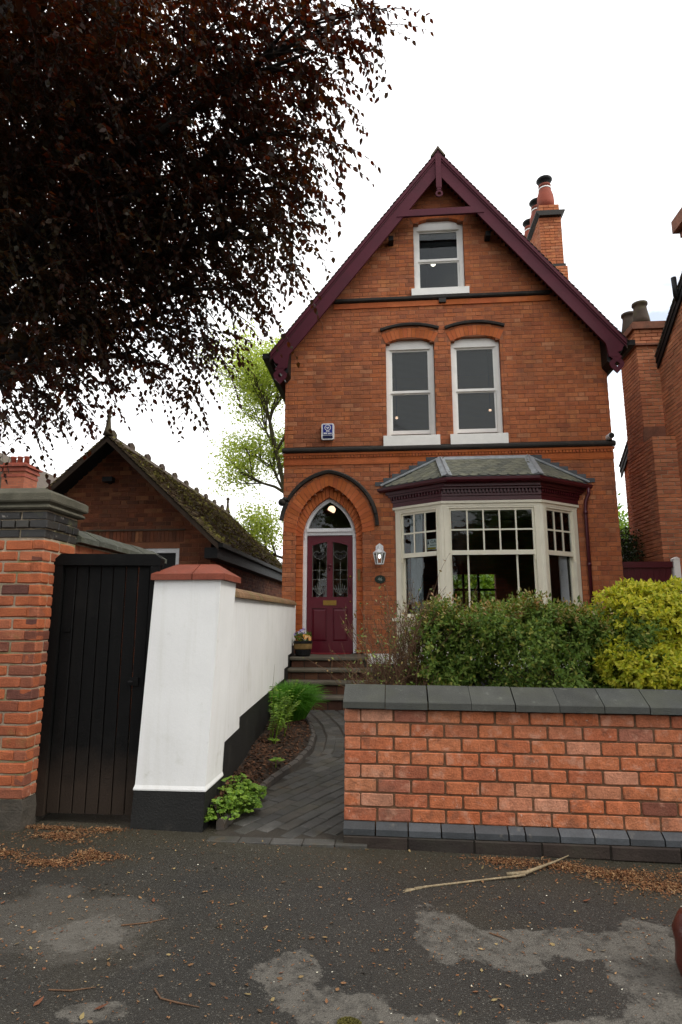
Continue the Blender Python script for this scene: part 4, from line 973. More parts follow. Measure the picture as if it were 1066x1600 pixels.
bang = math.atan2(BB[1] - BA[1], BB[0] - BA[0]); bl = (BA[0], BA[1], 0)
MB().box(.66, .88, .058, .061, 2.76, 2.95).build('card', M['white_paint'], ntc, loc=bl, rot=(0, 0, bang))
MB().box(.665, .84, .056, .0575, 2.765, 2.80).build('yellow_band', M['yellow'], ntc, loc=bl, rot=(0, 0, bang))
MB().prism([(.665, 2.86), (.70, 2.86), (.6825, 2.94)], .056, .0575).build('dark_mark', M['navy'], ntc, loc=bl, rot=(0, 0, bang))
MB().box(.72, .86, .056, .0575, 2.83, 2.845).build('text_line', M['grey_text'], ntc, loc=bl, rot=(0, 0, bang))
def text(body, size, mat, parent, loc, rot, name='lettering', ext=.001):
    cu = bpy.data.curves.new(name, 'FONT'); cu.body = body; cu.size = size; cu.align_x = 'CENTER'; cu.align_y = 'CENTER'; cu.extrude = ext
    t_ = bpy.data.objects.new(name, cu); me = bpy.data.meshes.new_from_object(t_); bpy.data.objects.remove(t_); bpy.data.curves.remove(cu)
    me.materials.clear(); me.materials.append(mat); return add(name, me, parent, loc, rot)
_c, _s = math.cos(bang), math.sin(bang); _u, _v = .79, .055
text('GA', .085, M['slate_dark'], ntc, (BA[0] + _u * _c - _v * _s, BA[1] + _u * _s + _v * _c, 2.90), (R(90), 0, bang))
# furniture glimpsed in the room
mb = MB(); mb.box(2.9, 3.7, 15.6, 16.5, .912, 2.0); mb.box(2.95, 3.65, 15.55, 15.6, 1.0, 1.9); mb.build('sideboard', M['interior_dark'], None); setp(bpy.data.objects['sideboard'], 'dark sideboard against the back wall seen through the bay', 'cabinet')
for i, (x, y, z, r_, m_, lb) in enumerate([(1.02, 12.6, 9.447, .06, 'bulb', 'lit round pendant lamp behind the attic window'), (.137, 12.3, 5.727, .03, 'bulb_warm', 'small lit lamp behind the left bedroom window'),
                                           (2.084, 12.3, 5.838, .03, 'bulb_warm', 'small lit lamp behind the right bedroom window')]):
    lp = empty('pendant_lamp', (x, y, z), lb, 'lamp'); MB().sphere((0, 0, 0), r_).build('bulb', M[m_], lp, smooth=True)
    ztop = {0: 10.1, 1: 7.4, 2: 7.4}[i]; MB().tube([(0, 0, r_), (0, 0, ztop - z)], .006, 5).build('flex', M['black_metal'], lp)
lp = empty('hall_lamp', (-1.30, 12.6, 3.83), 'warm lit glass hall lamp behind the door fanlight', 'lamp')
mb = MB(); mb.sphere((0.03, 0, 0), .085, 12, 8); mb.build('globe', M['bulb_warm'], lp, smooth=True); MB().tube([(0, 0, .05), (0, 0, .32)], .01, 5).build('flex', M['black_metal'], lp)
MB().lathe([(.03, .09), (.13, .02), (.14, -.01), (.12, -.05)], (-.05, 0.05, -.06), 14).build('shade', M['terracotta'], lp, smooth=True)

# ------------------------------------------------------------------ fittings on the front wall
al = empty('alarm_box', (-1.21, Y0, 5.115), 'white and blue burglar alarm box on the upper brick wall', 'alarm box')
def rrect(w, h, r, n=4):
    o = []
    for (cx, cz, a0) in ((w / 2 - r, h / 2 - r, 0), (-w / 2 + r, h / 2 - r, 90), (-w / 2 + r, -h / 2 + r, 180), (w / 2 - r, -h / 2 + r, 270)):
        for k in range(n + 1): a = R(a0 + 90 * k / n); o.append((cx + r * math.cos(a), cz + r * math.sin(a)))
    return o
mb = MB(); mb.prism(rrect(.245, .325, .035)[::-1], -.075, 0); mb.build('casing', M['upvc'], al)
def flat(pts, dx, dz, y0, y1, name, mat, par): 
    m_ = MB(); m_.prism([(x + dx, z + dz) for x, z in pts][::-1], y0, y1); return m_.build(name, mat, par)
flat(rrect(.185, .205, .012), 0, .038, -.079, -.0752, 'blue_face', M['blue_box'], al)
flat(rrect(.195, .06, .012), 0, -.11, -.079, -.0752, 'navy_strip', M['navy'], al)
mb = MB()
for k in range(20):
    a0, a1 = 2 * math.pi * k / 20, 2 * math.pi * (k + 1) / 20; mb.prism([(r_ * math.cos(a), .075 + r_ * math.sin(a)) for r_, a in ((.062, a0), (.062, a1), (.048, a1), (.048, a0))], -.083, -.0795)
mb.prism([(-.03, .085), (-.012, .095), (.0, .065), (.014, .095), (.03, .085), (.004, .048), (-.008, .05)], -.083, -.0795); mb.build('emblem', M['upvc'], al)
mb = MB(); mb.box(-.035, .035, -.083, -.0795, -.006, .006); mb.box(-.08, -.008, -.083, -.0795, -.05, -.025); mb.box(.008, .08, -.083, -.0795, -.05, -.03); mb.build('text_bars', M['upvc'], al)
wl_ = empty('wall_lantern', (-.235, Y0, 2.73), 'white coach lantern with clear panes on the wall beside the door', 'lantern')
mb = MB(); mb.prism([(-.062, -.02), (.062, -.02), (.062, .13), (.0, .175), (-.062, .13)], -.025, 0); mb.build('back_plate', M['upvc'], wl_)
mb = MB(); mb.tube([(0, -.02, .10), (0, -.08, .13), (0, -.11, .08)], .014, 6); mb.lathe([(.10, -.0), (.105, .012), (.06, .05), (.03, .07), (.01, .09)], (0, -.115, 0), 6); mb.build('roof_cap', M['upvc'], wl_)
mb = MB()
for k in range(6):
    a = math.pi / 3 * k; a2 = a + math.pi / 3
    mb.tube([(.095 * math.cos(a), -.115 + .095 * math.sin(a), 0), (.06 * math.cos(a), -.115 + .06 * math.sin(a), -.17)], .008, 5)
    mb.tube([(.06 * math.cos(a), -.115 + .06 * math.sin(a), -.17), (.06 * math.cos(a2), -.115 + .06 * math.sin(a2), -.17)], .009, 5)
mb.build('cage', M['upvc'], wl_)
mb = MB(); mb.sphere((0, -.115, -.05), .022, sz=1.5); mb.build('bulb', M['bulb'], wl_, smooth=True)
mb = MB(); mb.lathe([(.052, -.165), (.088, -.002)], (0, -.115, 0), 6); mb.build('glass_panes', M['glass'], wl_)
wl_.scale = (1.15, 1.15, 1.15)
pl = empty('number_plate', (-.232, Y0, 2.262), 'small dark oval house number plate below the lantern', 'number plate')
flat([(.10 * math.cos(2 * math.pi * k / 20), .075 * math.sin(2 * math.pi * k / 20)) for k in range(20)], 0, 0, -.02, 0, 'plaque', M['plate_green'], pl)
text('46', .085, M['grey_text'], pl, (0, -.0215, 0), (R(90), 0, 0))
cc = empty('security_camera', (4.06, Y0, 4.88), 'small black security camera at the top right corner', 'camera')
mb = MB(); mb.tube([(0, -.0, 0), (0, -.16, -.01)], .055, 12); mb.build('housing', M['upvc'], cc, smooth=False)
mb = MB(); mb.tube([(0, -.15, -.01), (0, -.185, -.012)], .047, 12); mb.build('lens', M['black_metal'], cc); MB().box(-.05, .05, -.05, 0, -.085, -.06).build('bracket', M['black_metal'], cc)
cb = MB(); cb.tube([(-.02, Y0 - .008, 4.47), (-.02, Y0 - .008, 4.12), (.01, Y0 - .008, 4.07), (.05, Y0 - .008, 4.08)], .007, 5); setp(cb.build('wall_cable', M['black_roll']), 'thin dark cable looping down the brickwork left of the bay roof', 'cable')

# ------------------------------------------------------------------ front steps
stp = empty('front_steps', (0, 0, 0), 'four worn stone steps with brick risers up to the front door', 'steps')
SD = [(.905, 10.36, Y0 + .25, -1.74, -.47), (.735, 10.05, 10.46, -1.80, -.345), (.565, 9.76, 10.15, -1.80, -.25), (.37, 9.48, 9.86, -1.80, -.25)]
for k, (z, y0, y1, x0, x1) in enumerate(SD):
    mb = MB(); ny = y0 - .02
    mb.prism([(ny + .012, z - .055), (ny, z - .04), (ny + .004, z - .012), (ny + .02, z), (y1, z), (y1, z - .055)], x0 - .01, x1 + .01, 'x'); mb.build('tread', M['step_stone'], stp)
    zb_ = (SD[k + 1][0] if k < 3 else .15); x = x0 + .02; i = 0
    MB().box(x0 + .02, x1 - .02, y0 + .035, y1 + .12, zb_ - .05, z - .057).build('riser_core', M['joint'], stp)
    while x < x1 - .03:
        l = min(.222 if i or k % 2 == 0 else .11, x1 - .02 - x); add('riser_brick', brick_me(l - .01, z - .057 - zb_ - .006, .05, M['step_brick'], 'step%d' % k, 3), stp, (x, y0 + .03, zb_)); x += l; i += 1
dm = MB(); dm.prism([(DX - .42, YD - .045)] + [(DX + .42 * math.cos(math.pi + math.pi * k / 14), YD - .05 + .30 * math.sin(math.pi + math.pi * k / 14)) for k in range(15)] + [(DX + .42, YD - .045)], .9075, .925, 'z')
setp(dm.build('doormat', M['mat_red']), 'half-round dark red doormat on the top step', 'doormat')

# ------------------------------------------------------------------ brick stacks and walls (generic)
def brick_faces(mb, x0, x1, y0, y1, z0, z1, ch=.078, L=.225, J=.010, sides='fl', emit=None, d=.10, phase=0):
    """courses of stretchers on chosen faces of a box: f front(-y) l left(-x) r right(+x). emit(M, l, h) overrides"""
    rows_ = max(1, round((z1 - z0) / ch)); ch = (z1 - z0) / rows_; e = emit or (lambda m_, l, h: mb.brick(m_, l, h, d))
    for r_ in range(rows_):
        z = z0 + r_ * ch
        for f in sides:
            if f == 'f': W = x1 - x0; T = Matrix.Translation((x0, y0, z))
            elif f == 'l': W = y1 - y0; T = Matrix.Translation((x0, y1, z)) @ Matrix.Rotation(R(-90), 4, 'Z')
            else: W = y1 - y0; T = Matrix.Translation((x1, y0, z)) @ Matrix.Rotation(R(90), 4, 'Z')
            u = -(L + J) / 2 if (r_ + phase + (f != 'f')) % 2 else 0
            while u < W - .02:
                a, b = max(u, 0), min(u + L, W)
                if b - a > .025: e(T @ Matrix.Translation((a, 0, 0)), b - a, ch - J)
                u += L + J

chy = empty('chimney_stack', (0, 0, 0), None); chy.parent = house; chy.name = 'chimney'
mb = MB(); mb.box(3.76, 4.27, 13.86, 16.2, 6.5, 11.40); mb.box(3.70, 4.33, 13.80, 16.26, 6.5, 9.98); mb.build('core', M['mortar_dark'], chy)
mb = MB(); brick_faces(mb, 3.75, 4.28, 13.85, 16.2, 10.0, 11.35, sides='flr'); brick_faces(mb, 3.69, 4.34, 13.79, 16.25, 7.2, 9.98, sides='fr'); brick_faces(mb, 3.69, 4.34, 13.79, 16.25, 8.6, 9.98, sides='l')
brick_faces(mb, 3.77, 4.26, 13.88, 16.2, 11.48, 11.72, sides='flr'); setp(mb.build('brick_courses', M['house_brick_j'], chy), kind='stuff')
mb = MB(); mb.box(3.78, 4.25, 13.9, 16.18, 11.42, 11.70); mb.prism([(3.75, 11.35), (4.28, 11.35), (4.36, 11.44), (4.36, 11.48), (3.67, 11.48), (3.67, 11.44)], 13.76, 16.28); mb.box(3.72, 4.31, 13.82, 16.22, 9.98, 10.06); mb.build('corbel', M['black_roll'], chy)
for k, yy in enumerate((14.12, 14.95, 15.8)):
    mb = MB(); mb.lathe([(.20, 11.71), (.215, 11.9), (.20, 12.1), (.15, 12.28), (.135, 12.36), (.155, 12.37), (.155, 12.42), (.14, 12.43)], (4.01, yy, 0), 14); p = mb.build('chimney_pot', M['terracotta'], chy, smooth=True)
    mb = MB(); mb.lathe([(.12, 12.4), (.10, 12.47), (.17, 12.52), (.20, 12.57), (.19, 12.60), (.05, 12.64)], (4.01, yy, 0), 14); mb.build('pot_cowl', M['black_metal'], chy, smooth=True)
    mb = MB(); mb.lathe([(.158, 12.30), (.158, 12.33)], (4.01, yy, 0), 14); mb.build('pot_band', M['white_paint'], chy)

# ------------------------------------------------------------------ low front garden wall
WX0, WX1 = -.36, 4.6
gw = MB().box(.006, WX1 - WX0, .010, .205, -.15, .89).build('garden_wall', M['mortar_wall']); gw.location = (WX0, 4.48, 0); gw.rotation_euler = (0, .008, 0)
setp(gw, 'low orange brick garden wall with grey sloped coping and blue brick plinth', 'garden wall')
CW = .0933
def wall_emit(m_, l, h):
    o = add('brick', brick_me(l, h, .09, M['wall_brick'], 'gw', 16, .005, .0025), gw); o.matrix_local = m_
    o.location.z += random.uniform(-.0015, .0015); o.rotation_euler.y += random.uniform(-.004, .004)
brick_faces(None, 0, WX1 - WX0, 0, .2, .149, .895, ch=CW, L=.223, J=.012, sides='f', emit=wall_emit, phase=0)
brick_faces(None, 0, WX1 - WX0, 0.0, .215, .149, .895, ch=CW, L=.215, J=.012, sides='l', emit=wall_emit, phase=1)
def plinth_mesh(l):
    m_ = MB(); m_.prism([(0.1, 0), (-.055, 0), (-.055, .038), (.0, .072), (.1, .072)], 0, l, 'x'); return m_.mesh('plinth_brick', M['blue_brick'])
PM = {}
x = 0; i = 0
while x < WX1 - WX0:
    l = .11 if i in (5, 14) else .222
    if l not in PM: PM[l] = plinth_mesh(l - .01)
    add('plinth_brick', PM[l], gw, (x, .0, .072), (random.uniform(-.01, .01), 0, 0)); x += l; i += 1
x = 0; bmn = [MB().brick(None, .43, .088, .2, .006, .003).mesh('base_brick', M['base_brick']) for _ in range(3)]
while x < WX1 - WX0: add('base_brick', random.choice(bmn), gw, (x, -.062 + random.uniform(-.003, .003), -.022)); x += .44
MB().box(.0, WX1 - WX0, -.05, .1, -.2, .068).build('footing', M['joint'], gw)
def coping_mesh(l):
    m_ = MB(); j = lambda: random.uniform(-.0015, .0015)
    m_.prism([(-.055, .897), (-.055 + j(), .94), (-.048, .947), (.125, 1.040 + j()), (.16, 1.040), (.30, .947), (.305, .897)], 0, l, 'x'); return m_.mesh('coping_stone', M['coping'])
CM = [coping_mesh(.292) for _ in range(4)]; x = -.006
while x < WX1 - WX0:
    add('coping_stone', random.choice(CM), gw, (x, random.uniform(-.002, .002), random.uniform(-.002, .002)), (0, random.uniform(-.003, .003), 0)); x += .298
MB().box(.0, WX1 - WX0, .01, .24, .88, .935).build('bedding', M['mortar_light'], gw)

# ------------------------------------------------------------------ brick gate pillar on the left
PX0, PX1, PY0, PY1 = -3.32, -2.655, 4.40, 4.87
pil = MB().box(PX0 + .008, PX1 - .008, PY0 + .009, PY1, -.1, 2.36).build('brick_pillar', M['mortar_light'])
setp(pil, 'tall red brick gate pillar with moulded stone cap at the left', 'pillar')
def pil_emit(m_, l, h):
    o = add('brick', brick_me(l, h, .09, M['pillar_brick'], 'pil', 8, .008, .004), pil); o.matrix_local = m_
brick_faces(None, PX0, PX1, PY0, PY1, .25, 2.125, ch=.0835, L=.223, J=.012, sides='fr', emit=pil_emit)
def pilb_emit(m_, l, h):
    o = add('blue_brick', brick_me(l, h, .09, M['black_brick'], 'pilb%.3f' % h, 4, .005, .002), pil); o.matrix_local = m_
brick_faces(None, PX0, PX1, PY0, PY1, 2.135, 2.205, ch=.07, L=.223, J=.010, sides='fr', emit=pilb_emit)
brick_faces(None, PX0 - .02, PX1 + .02, PY0 - .02, PY1, 2.208, 2.275, ch=.066, L=.105, J=.008, sides='fr', emit=pilb_emit)
brick_faces(None, PX0, PX1, PY0, PY1, 2.277, 2.345, ch=.068, L=.223, J=.010, sides='fr', emit=pilb_emit)
mb = MB(); mb.box(PX0 - .012, PX1 + .012, PY0 - .012, PY1, -.1, .17); mb.prism([(PX0 - .012, .17), (PX1 + .012, .17), (PX1, .245), (PX0, .245)], PY0 - .004, PY1); mb.build('plinth', M['slab_dark'], pil)
def rect_ring(mb, layers, cx, cy, hx, hy):
    b = len(mb.v)
    for o, z in layers: mb.v += [(cx - hx - o, cy - hy - o, z), (cx + hx + o, cy - hy - o, z), (cx + hx + o, cy + hy + o, z), (cx - hx - o, cy + hy + o, z)]
    for i in range(len(layers) - 1):
        for k in range(4): k2 = (k + 1) % 4; mb.f.append((b + 4 * i + k, b + 4 * i + k2, b + 4 * i + 4 + k2, b + 4 * i + 4 + k))
    mb.f.append((b + 3, b + 2, b + 1, b)); e = b + 4 * (len(layers) - 1); mb.f.append((e, e + 1, e + 2, e + 3))
mb = MB(); rect_ring(mb, [(.0, 2.347), (.03, 2.352), (.042, 2.365), (.035, 2.38), (.02, 2.39), (.028, 2.40), (.05, 2.408), (.056, 2.42), (.054, 2.472), (.04, 2.482), (.035, 2.485), (-.10, 2.545), (-.14, 2.556)], (PX0 + PX1) / 2, (PY0 + PY1) / 2, (PX1 - PX0) / 2, (PY1 - PY0) / 2)
mb.build('cap_stone', M['stone_cap'], pil)

# boundary wall running back from the pillar
bw = MB().box(-2.93, -2.70, 4.872, 6.85, -.1, 2.155).build('boundary_wall', M['mortar_light'])
setp(bw, 'brick side wall with mossy stone coping running back behind the black gate', 'wall')
mb = MB(); brick_faces(mb, -2.93, -2.69, 4.88, 6.85, .4, 2.15, ch=.0835, sides='r'); setp(mb.build('brick_courses', M['pillar_brick_j'], bw), kind='stuff')
for k in range(6):
    y = 4.885 + k * .33; m_ = MB(); m_.prism([(-2.99, 2.16), (-2.62, 2.16), (-2.62, 2.205), (-2.78, 2.30), (-2.84, 2.30), (-2.99, 2.205)], y, y + .322); m_.build('coping_slab', M['slab_grey'], bw, loc=(0, 0, random.uniform(-.004, .004)))

# ------------------------------------------------------------------ black timber gate
GY = 4.60
gate = empty('garden_gate', (-2.24, GY, .1), 'tall black painted board gate between brick pillar and white pier', 'gate')
def gb(x0, x1, y0, y1, z0, z1, name, ch=.0):
    m_ = MB(); m_.box(x0 + 2.24, x1 + 2.24, y0 - GY, y1 - GY, z0 - .1, z1 - .1); return m_.build(name, M['gate'], gate)
bx_ = -2.585; i = 0
while bx_ < -1.86:
    w_ = .098; dy = random.uniform(-.002, .002); m_ = MB()
    m_.prism([(bx_ + 2.24 + .003, 0.004 + dy), (bx_ + 2.24 + .007, dy), (bx_ + 2.24 + w_ - .007, dy), (bx_ + 2.24 + w_ - .003, .004 + dy), (bx_ + 2.24 + w_ - .003, .022), (bx_ + 2.24 + .003, .022)], .005, 1.835, 'z')
    m_.build('board', M['gate'], gate); bx_ += .1
gb(-2.66, -2.588, GY - .03, GY + .06, .09, 1.94, 'post'); gb(-1.875, -1.80, GY - .03, GY + .06, .10, 1.925, 'post')
m_ = MB(); m_.prism([(-.42, 1.84), (-.42, 1.88), (-.37, 1.925), (.40, 1.915), (.445, 1.88), (.445, 1.825), (-.345, 1.835)], -.034, .055); m_.build('head_rail', M['gate'], gate)
gb(-2.55, -2.50, GY - .012, GY - .003, 1.42, 1.445, 'hinge_strap'); gb(-2.0, -1.93, GY - .014, GY - .003, 1.02, 1.08, 'latch_plate')
MB().tube([(.25, -.015, .95), (.25, -.045, .95), (.28, -.045, .95)], .009, 6).build('latch_handle', M['black_metal'], gate)

# ------------------------------------------------------------------ white rendered wall with pier
ww = MB(); wz_top = 1.80
P_ = lambda y: wallx(y)
def skew(pts, y0, y1): return pts
def slab(mb, x_off0, x_off1, ya, yb, za, zb0, zb1):
    """piece of the wall between depths ya,yb: x from wall face+offsets; top z interpolates zb0->zb1"""
    mb.quadbox([(P_(ya) + x_off0, ya, za), (P_(ya) + x_off1, ya, za), (P_(yb) + x_off1, yb, za), (P_(yb) + x_off0, yb, za),
                (P_(ya) + x_off0, ya, zb0), (P_(ya) + x_off1, ya, zb0), (P_(yb) + x_off1, yb, zb1), (P_(yb) + x_off0, yb, zb1)])
topz = lambda y: 1.70 + (1.785 - 1.70) * (y - 4.95) / (11.2 - 4.95)
slab(ww, -.23, -.012, 4.98, 11.2, -.1, topz(4.98) - .01, topz(11.2) - .01)
wobj = setp(ww.build('white_wall', M['black_paint']), 'white rendered wall with black base and front pier beside the path', 'wall')
mb = MB(); segs = [(4.98, 5.66, .545), (5.66, 9.39, .64), (9.39, 9.93, .785), (9.93, 10.55, .96), (10.55, 11.2, 1.08)]
for (a, b, z) in segs: slab(mb, -.228, .0, a, b, z, topz(a), topz(b))
mb.build('render_coat', M['render'], wobj)
# pier: slight batter and lean as built
px = lambda z: .043 * (z - .3)
def pier_ring(mb, lv, x0, x1, y0, y1):
    b = len(mb.v)
    for (o, z) in lv: mb.v += [(x0 - o + px(z), y0 - o, z), (x1 + o + px(z), y0 - o, z), (x1 + o + px(z), y1 + o, z), (x0 - o + px(z), y1 + o, z)]
    for i in range(len(lv) - 1):
        for k in range(4): k2 = (k + 1) % 4; mb.f.append((b + 4 * i + k, b + 4 * i + k2, b + 4 * i + 4 + k2, b + 4 * i + 4 + k))
    mb.f.append((b + 3, b + 2, b + 1, b)); e = b + 4 * (len(lv) - 1); mb.f.append((e, e + 1, e + 2, e + 3))
PXa, PXb, PYa, PYb = -1.895, -1.372, 4.555, 5.0
mb = MB(); pier_ring(mb, [(.008, .29), (.009, .30), (.001, .325), (0, .36), (0, .8), (0, 1.3), (0, 1.81)], PXa, PXb, PYa, PYb); mb.build('pier', M['render'], wobj)
mb = MB(); pier_ring(mb, [(.006, -.1), (.004, .289)], PXa, PXb, PYa, PYb); mb.build('black_pier_base', M['black_paint'], wobj)
# clay tile cap of the pier: pieces around a low pyramid
cx0, cx1, cy0, cy1 = PXa + px(1.81) - .02, PXb + px(1.81) + .035, PYa - .03, PYb + .03; zc0, zc1, zc2 = 1.812, 1.858, 1.945
ccx, ccy = (cx0 + cx1) / 2, (cy0 + cy1) / 2
def cap_piece(a, b, ta, tb):
    m_ = MB(); c8 = [(a[0], a[1], zc0), (b[0], b[1], zc0), (tb[0], tb[1], zc0), (ta[0], ta[1], zc0), (a[0], a[1], zc1), (b[0], b[1], zc1), (tb[0], tb[1], zc2), (ta[0], ta[1], zc2)]
    m_.quadbox(c8); m_.build('cap_tile', M['terracotta_red'], wobj)
ix0, ix1, iy = cx0 + .13, cx1 - .13, ccy
g_ = .004
mx = cx0 + .56 * (cx1 - cx0)
cap_piece((cx0, cy0), (mx - g_, cy0), (ix0, iy - .06), (mx - g_, iy - .06)); cap_piece((mx + g_, cy0), (cx1, cy0), (mx + g_, iy - .06), (ix1, iy - .06))
cap_piece((cx1, cy0 + g_), (cx1, cy1), (ix1, iy - .06 + g_), (ix1, iy + .06)); cap_piece((mx - g_, cy1), (cx0, cy1), (mx - g_, iy + .06), (ix0, iy + .06)); cap_piece((cx1 - .0, cy1), (mx + g_, cy1), (ix1, iy + .06), (mx + g_, iy + .06)); cap_piece((cx0, cy1), (cx0, cy0), (ix0, iy + .06), (ix0, iy - .06))
MB().box(ix0 - .003, ix1 + .003, iy - .062, iy + .062, zc0, zc2 + .002).build('cap_crown', M['terracotta_red'], wobj)
y = 5.0
while y < 11.0:                                 # half-round clay coping tiles
    l = .30; m_ = MB(); n_ = 8; b = 0
    pr_ = [(-.265, .0)] + [(-.114 - .151 * math.cos(math.pi * k / n_), .015 + .085 * math.sin(math.pi * k / n_)) for k in range(n_ + 1)] + [(.037, .0)]
    for yy in (y, y + l - .006):
        for (o, h) in pr_: m_.v.append((P_(yy) + o, yy, topz(yy) + h))
    k = len(pr_); m_.f += [(i, (i + 1) % k, k + (i + 1) % k, k + i) for i in range(k)] + [tuple(range(k - 1, -1, -1)), tuple(range(k, 2 * k))]
    m_.build('coping_tile', M['clay_coping'], wobj); y += l

# ------------------------------------------------------------------ garage
gar = empty('garage', (0, 0, 0), 'low brick garage with mossy tiled roof and ridge finials', 'garage')
GX, GZ, GYF, GYB = -5.54, 5.10, 11.0, 19.9; gs = .93; GE = 2.30
mb = MB(); GW = 2.05; gwy = 11.4
dx0, dx1, dz1 = -5.95, -4.12, 2.90     # garage door opening
ez_ = GZ - gs * GW - .16
mb.box(GX - GW + .004, dx0, gwy + .008, gwy + .25, -.1, ez_); mb.box(dx1, GX + GW - .004, gwy + .008, gwy + .25, -.1, ez_); mb.box(dx0, dx1, gwy + .008, gwy + .25, dz1, ez_)
mb.prism([(GX - GW + .004, ez_), (GX + GW - .004, ez_), (GX, GZ - .16)], gwy + .008, gwy + .25)
gwl = mb.build('wall', M['mortar_dark'], gar)
MB().box(GX + GW - .25, GX + GW - .006, gwy + .25, GYB - .2, -.1, ez_).box(GX - GW + .006, GX - GW + .25, gwy + .25, GYB - .2, -.1, ez_).build('side_wall', M['mortar_dark'], gar)
gcnt = 0; gj = MB(); rows_ = int((GZ - .2 - 2.3) / CH)
gl_ = []
for r_ in range(rows_):
    z = 2.3 + r_ * CH; lim = min(GW, (GZ - .2 - z) / gs)
    if 3.02 < z + CH / 2 < 3.24: ivs = [(GX - lim, -6.0), (-4.02, GX + lim)]
    elif z + CH / 2 < 3.02: ivs = [(GX - lim, dx0), (dx1, GX + lim)]
    else: ivs = [(GX - lim, GX + lim)]
    for a, b in ivs:
        if b - a > .05:
            for s, l in flemish(r_, a, b): gl_.append((s, l, z))
gl_.sort(key=lambda q: -q[1])
for k, (s, l, z) in enumerate(gl_):
    if k < 300: add('brick', brick_me(l, CH - .009, .1, M['garage_brick'], 'gar'), gwl, (s, gwy, z))
    else: gj.brick(Matrix.Translation((s, gwy, z)), l, CH - .009, .1)
brick_faces(gj, GX - GW, GX + GW, gwy, GYB - .2, .3, ez_ - .02, sides='r')
setp(gj.build('brick_courses', M['garage_brick_j'], gwl), kind='stuff')
x = -6.0; sm = [MB().brick(None, .066, .215, .1).mesh('soldier_brick', M['garage_brick']) for _ in range(4)]
while x < -4.06: add('soldier_brick', random.choice(sm), gwl, (x, gwy - .004, 3.02)); x += .0755
MB().box(-6.02, -4.02, gwy - .03, gwy + .01, 3.245, 3.275).build('drip_course', M['ridge'], gar)
mb = MB(); mb.box(dx0 + .004, dx1 - .004, gwy + .03, gwy + .12, dz1 - .09, dz1 - .004); mb.box(dx1 - .075, dx1 - .004, gwy + .03, gwy + .12, .0, dz1 - .091); mb.box(dx0 + .004, dx0 + .075, gwy + .03, gwy + .12, 0, dz1 - .091); gfr = mb.build('door_frame', M['upvc'], gar)
MB().box(dx0 + .076, dx1 - .076, gwy + .075, gwy + .10, 0, dz1 - .092).build('door_panel', M['black_metal'], gar)
mb = MB(); mb.prism([(GX - GE, GZ - gs * GE), (GX, GZ), (GX + GE, GZ - gs * GE), (GX + GE, GZ - gs * GE - .1), (GX, GZ - .12), (GX - GE, GZ - gs * GE - .1)], GYF + .02, GYB)
groof = mb.build('roof', M['black_metal'], gar)
gl2 = GE * math.hypot(1, gs)
tiles((GX + GE + .03, GYF - .01, GZ - gs * GE - .03), (0, 1, 0), (-1, 0, gs), GYB - GYF, gl2 + .02, .17, .10, .014, .016, M['moss_tile'], 'roof_tiles', groof)
tiles((GX - GE - .03, GYF - .01, GZ - gs * GE - .03), (0, 1, 0), (1, 0, gs), GYB - GYF, gl2 + .02, .17, .10, .014, .012, M['moss_tile'], 'roof_tiles', groof)
# moss clumps on the lit slope
k = 2600; a = rng.uniform(0, GYB - GYF, k); u = gl2 * rng.beta(1.1, 1.3, k)
dn = np.array([-1, 0, gs]) / math.hypot(1, gs); nn = np.array([gs, 0, 1]) / math.hypot(1, gs)
Pm = np.array([GX + GE + .02, GYF, GZ - gs * GE])[None] + np.stack([dn[0] * u, a, dn[2] * u], 1) + nn * .02
msk = np.sin(a * 2.1 + u * 3) + np.sin(a * 5.3 - u * 4.1) + rng.normal(0, .7, k) > .1; Pm = Pm[msk]; k = len(Pm)
D = unit(rng.normal(0, 1, (k, 3)) * .5 + nn); V, F = leaf_arrays(Pm, D, unit(rng.normal(0, 1, (k, 3))), rng.uniform(.02, .05, k), rng.uniform(.04, .09, k))
M['moss'] = pmat('moss', '#6a6a2c', ['#565228', '#6a6430', '#767038', '#4a4622'], 'island', rough=1, bump=0)
setp(add('moss', np_mesh('moss', V, F, M['moss']), groof), kind='stuff')
for s in (-1, 1):
    mb = MB(); X = lambda d: GX + s * d
    mb.prism([(X(0), GZ - .03), (X(GE), GZ - gs * GE - .03), (X(GE), GZ - gs * GE - .14), (X(0), GZ - .14)], GYF + .0, GYF + .03); mb.build('bargeboard', M['verge_wood'], gar)
mb = MB(); mb.box(GX + GE - .02, GX + GE + .09, GYF + .02, GYB, GZ - gs * GE - .10, GZ - gs * GE - .02); mb.box(GX + GW - .02, GX + GE - .02, GYF + .05, GYB, GZ - gs * GE - .30, GZ - gs * GE - .10); mb.build('gutter', M['black_metal'], gar)
y = GYF + .02; i = 0
while y < GYB - .3:
    m_ = MB(); m_.prism([(GX - .14, GZ - .10), (GX, GZ + .06), (GX + .14, GZ - .10), (GX + .11, GZ - .12), (GX, GZ + .02), (GX - .11, GZ - .12)], y, y + .43)
    if i % 2 == 0: m_.prism([(y + .09, GZ + .03), (y + .34, GZ + .03), (y + .36, GZ + .10), (y + .31, GZ + .14), (y + .215, GZ + .17), (y + .12, GZ + .14), (y + .07, GZ + .10)], GX - .025, GX + .025, 'x')
    m_.build('ridge_tile', M['ridge'], gar); y += .44; i += 1
for (yy, sc) in ((GYF + .03, 1.0), (GYB - .1, 1.0)):
    mb = MB(); mb.lathe([(.10, -.02), (.075, .06), (.05, .18), (.035, .33), (.05, .36), (.05, .38), (.03, .40), (.055, .43), (.065, .465), (.05, .50), (.01, .53)], (GX, yy, GZ + .02), 10); mb.build('finial', M['ridge'], gar, smooth=True)
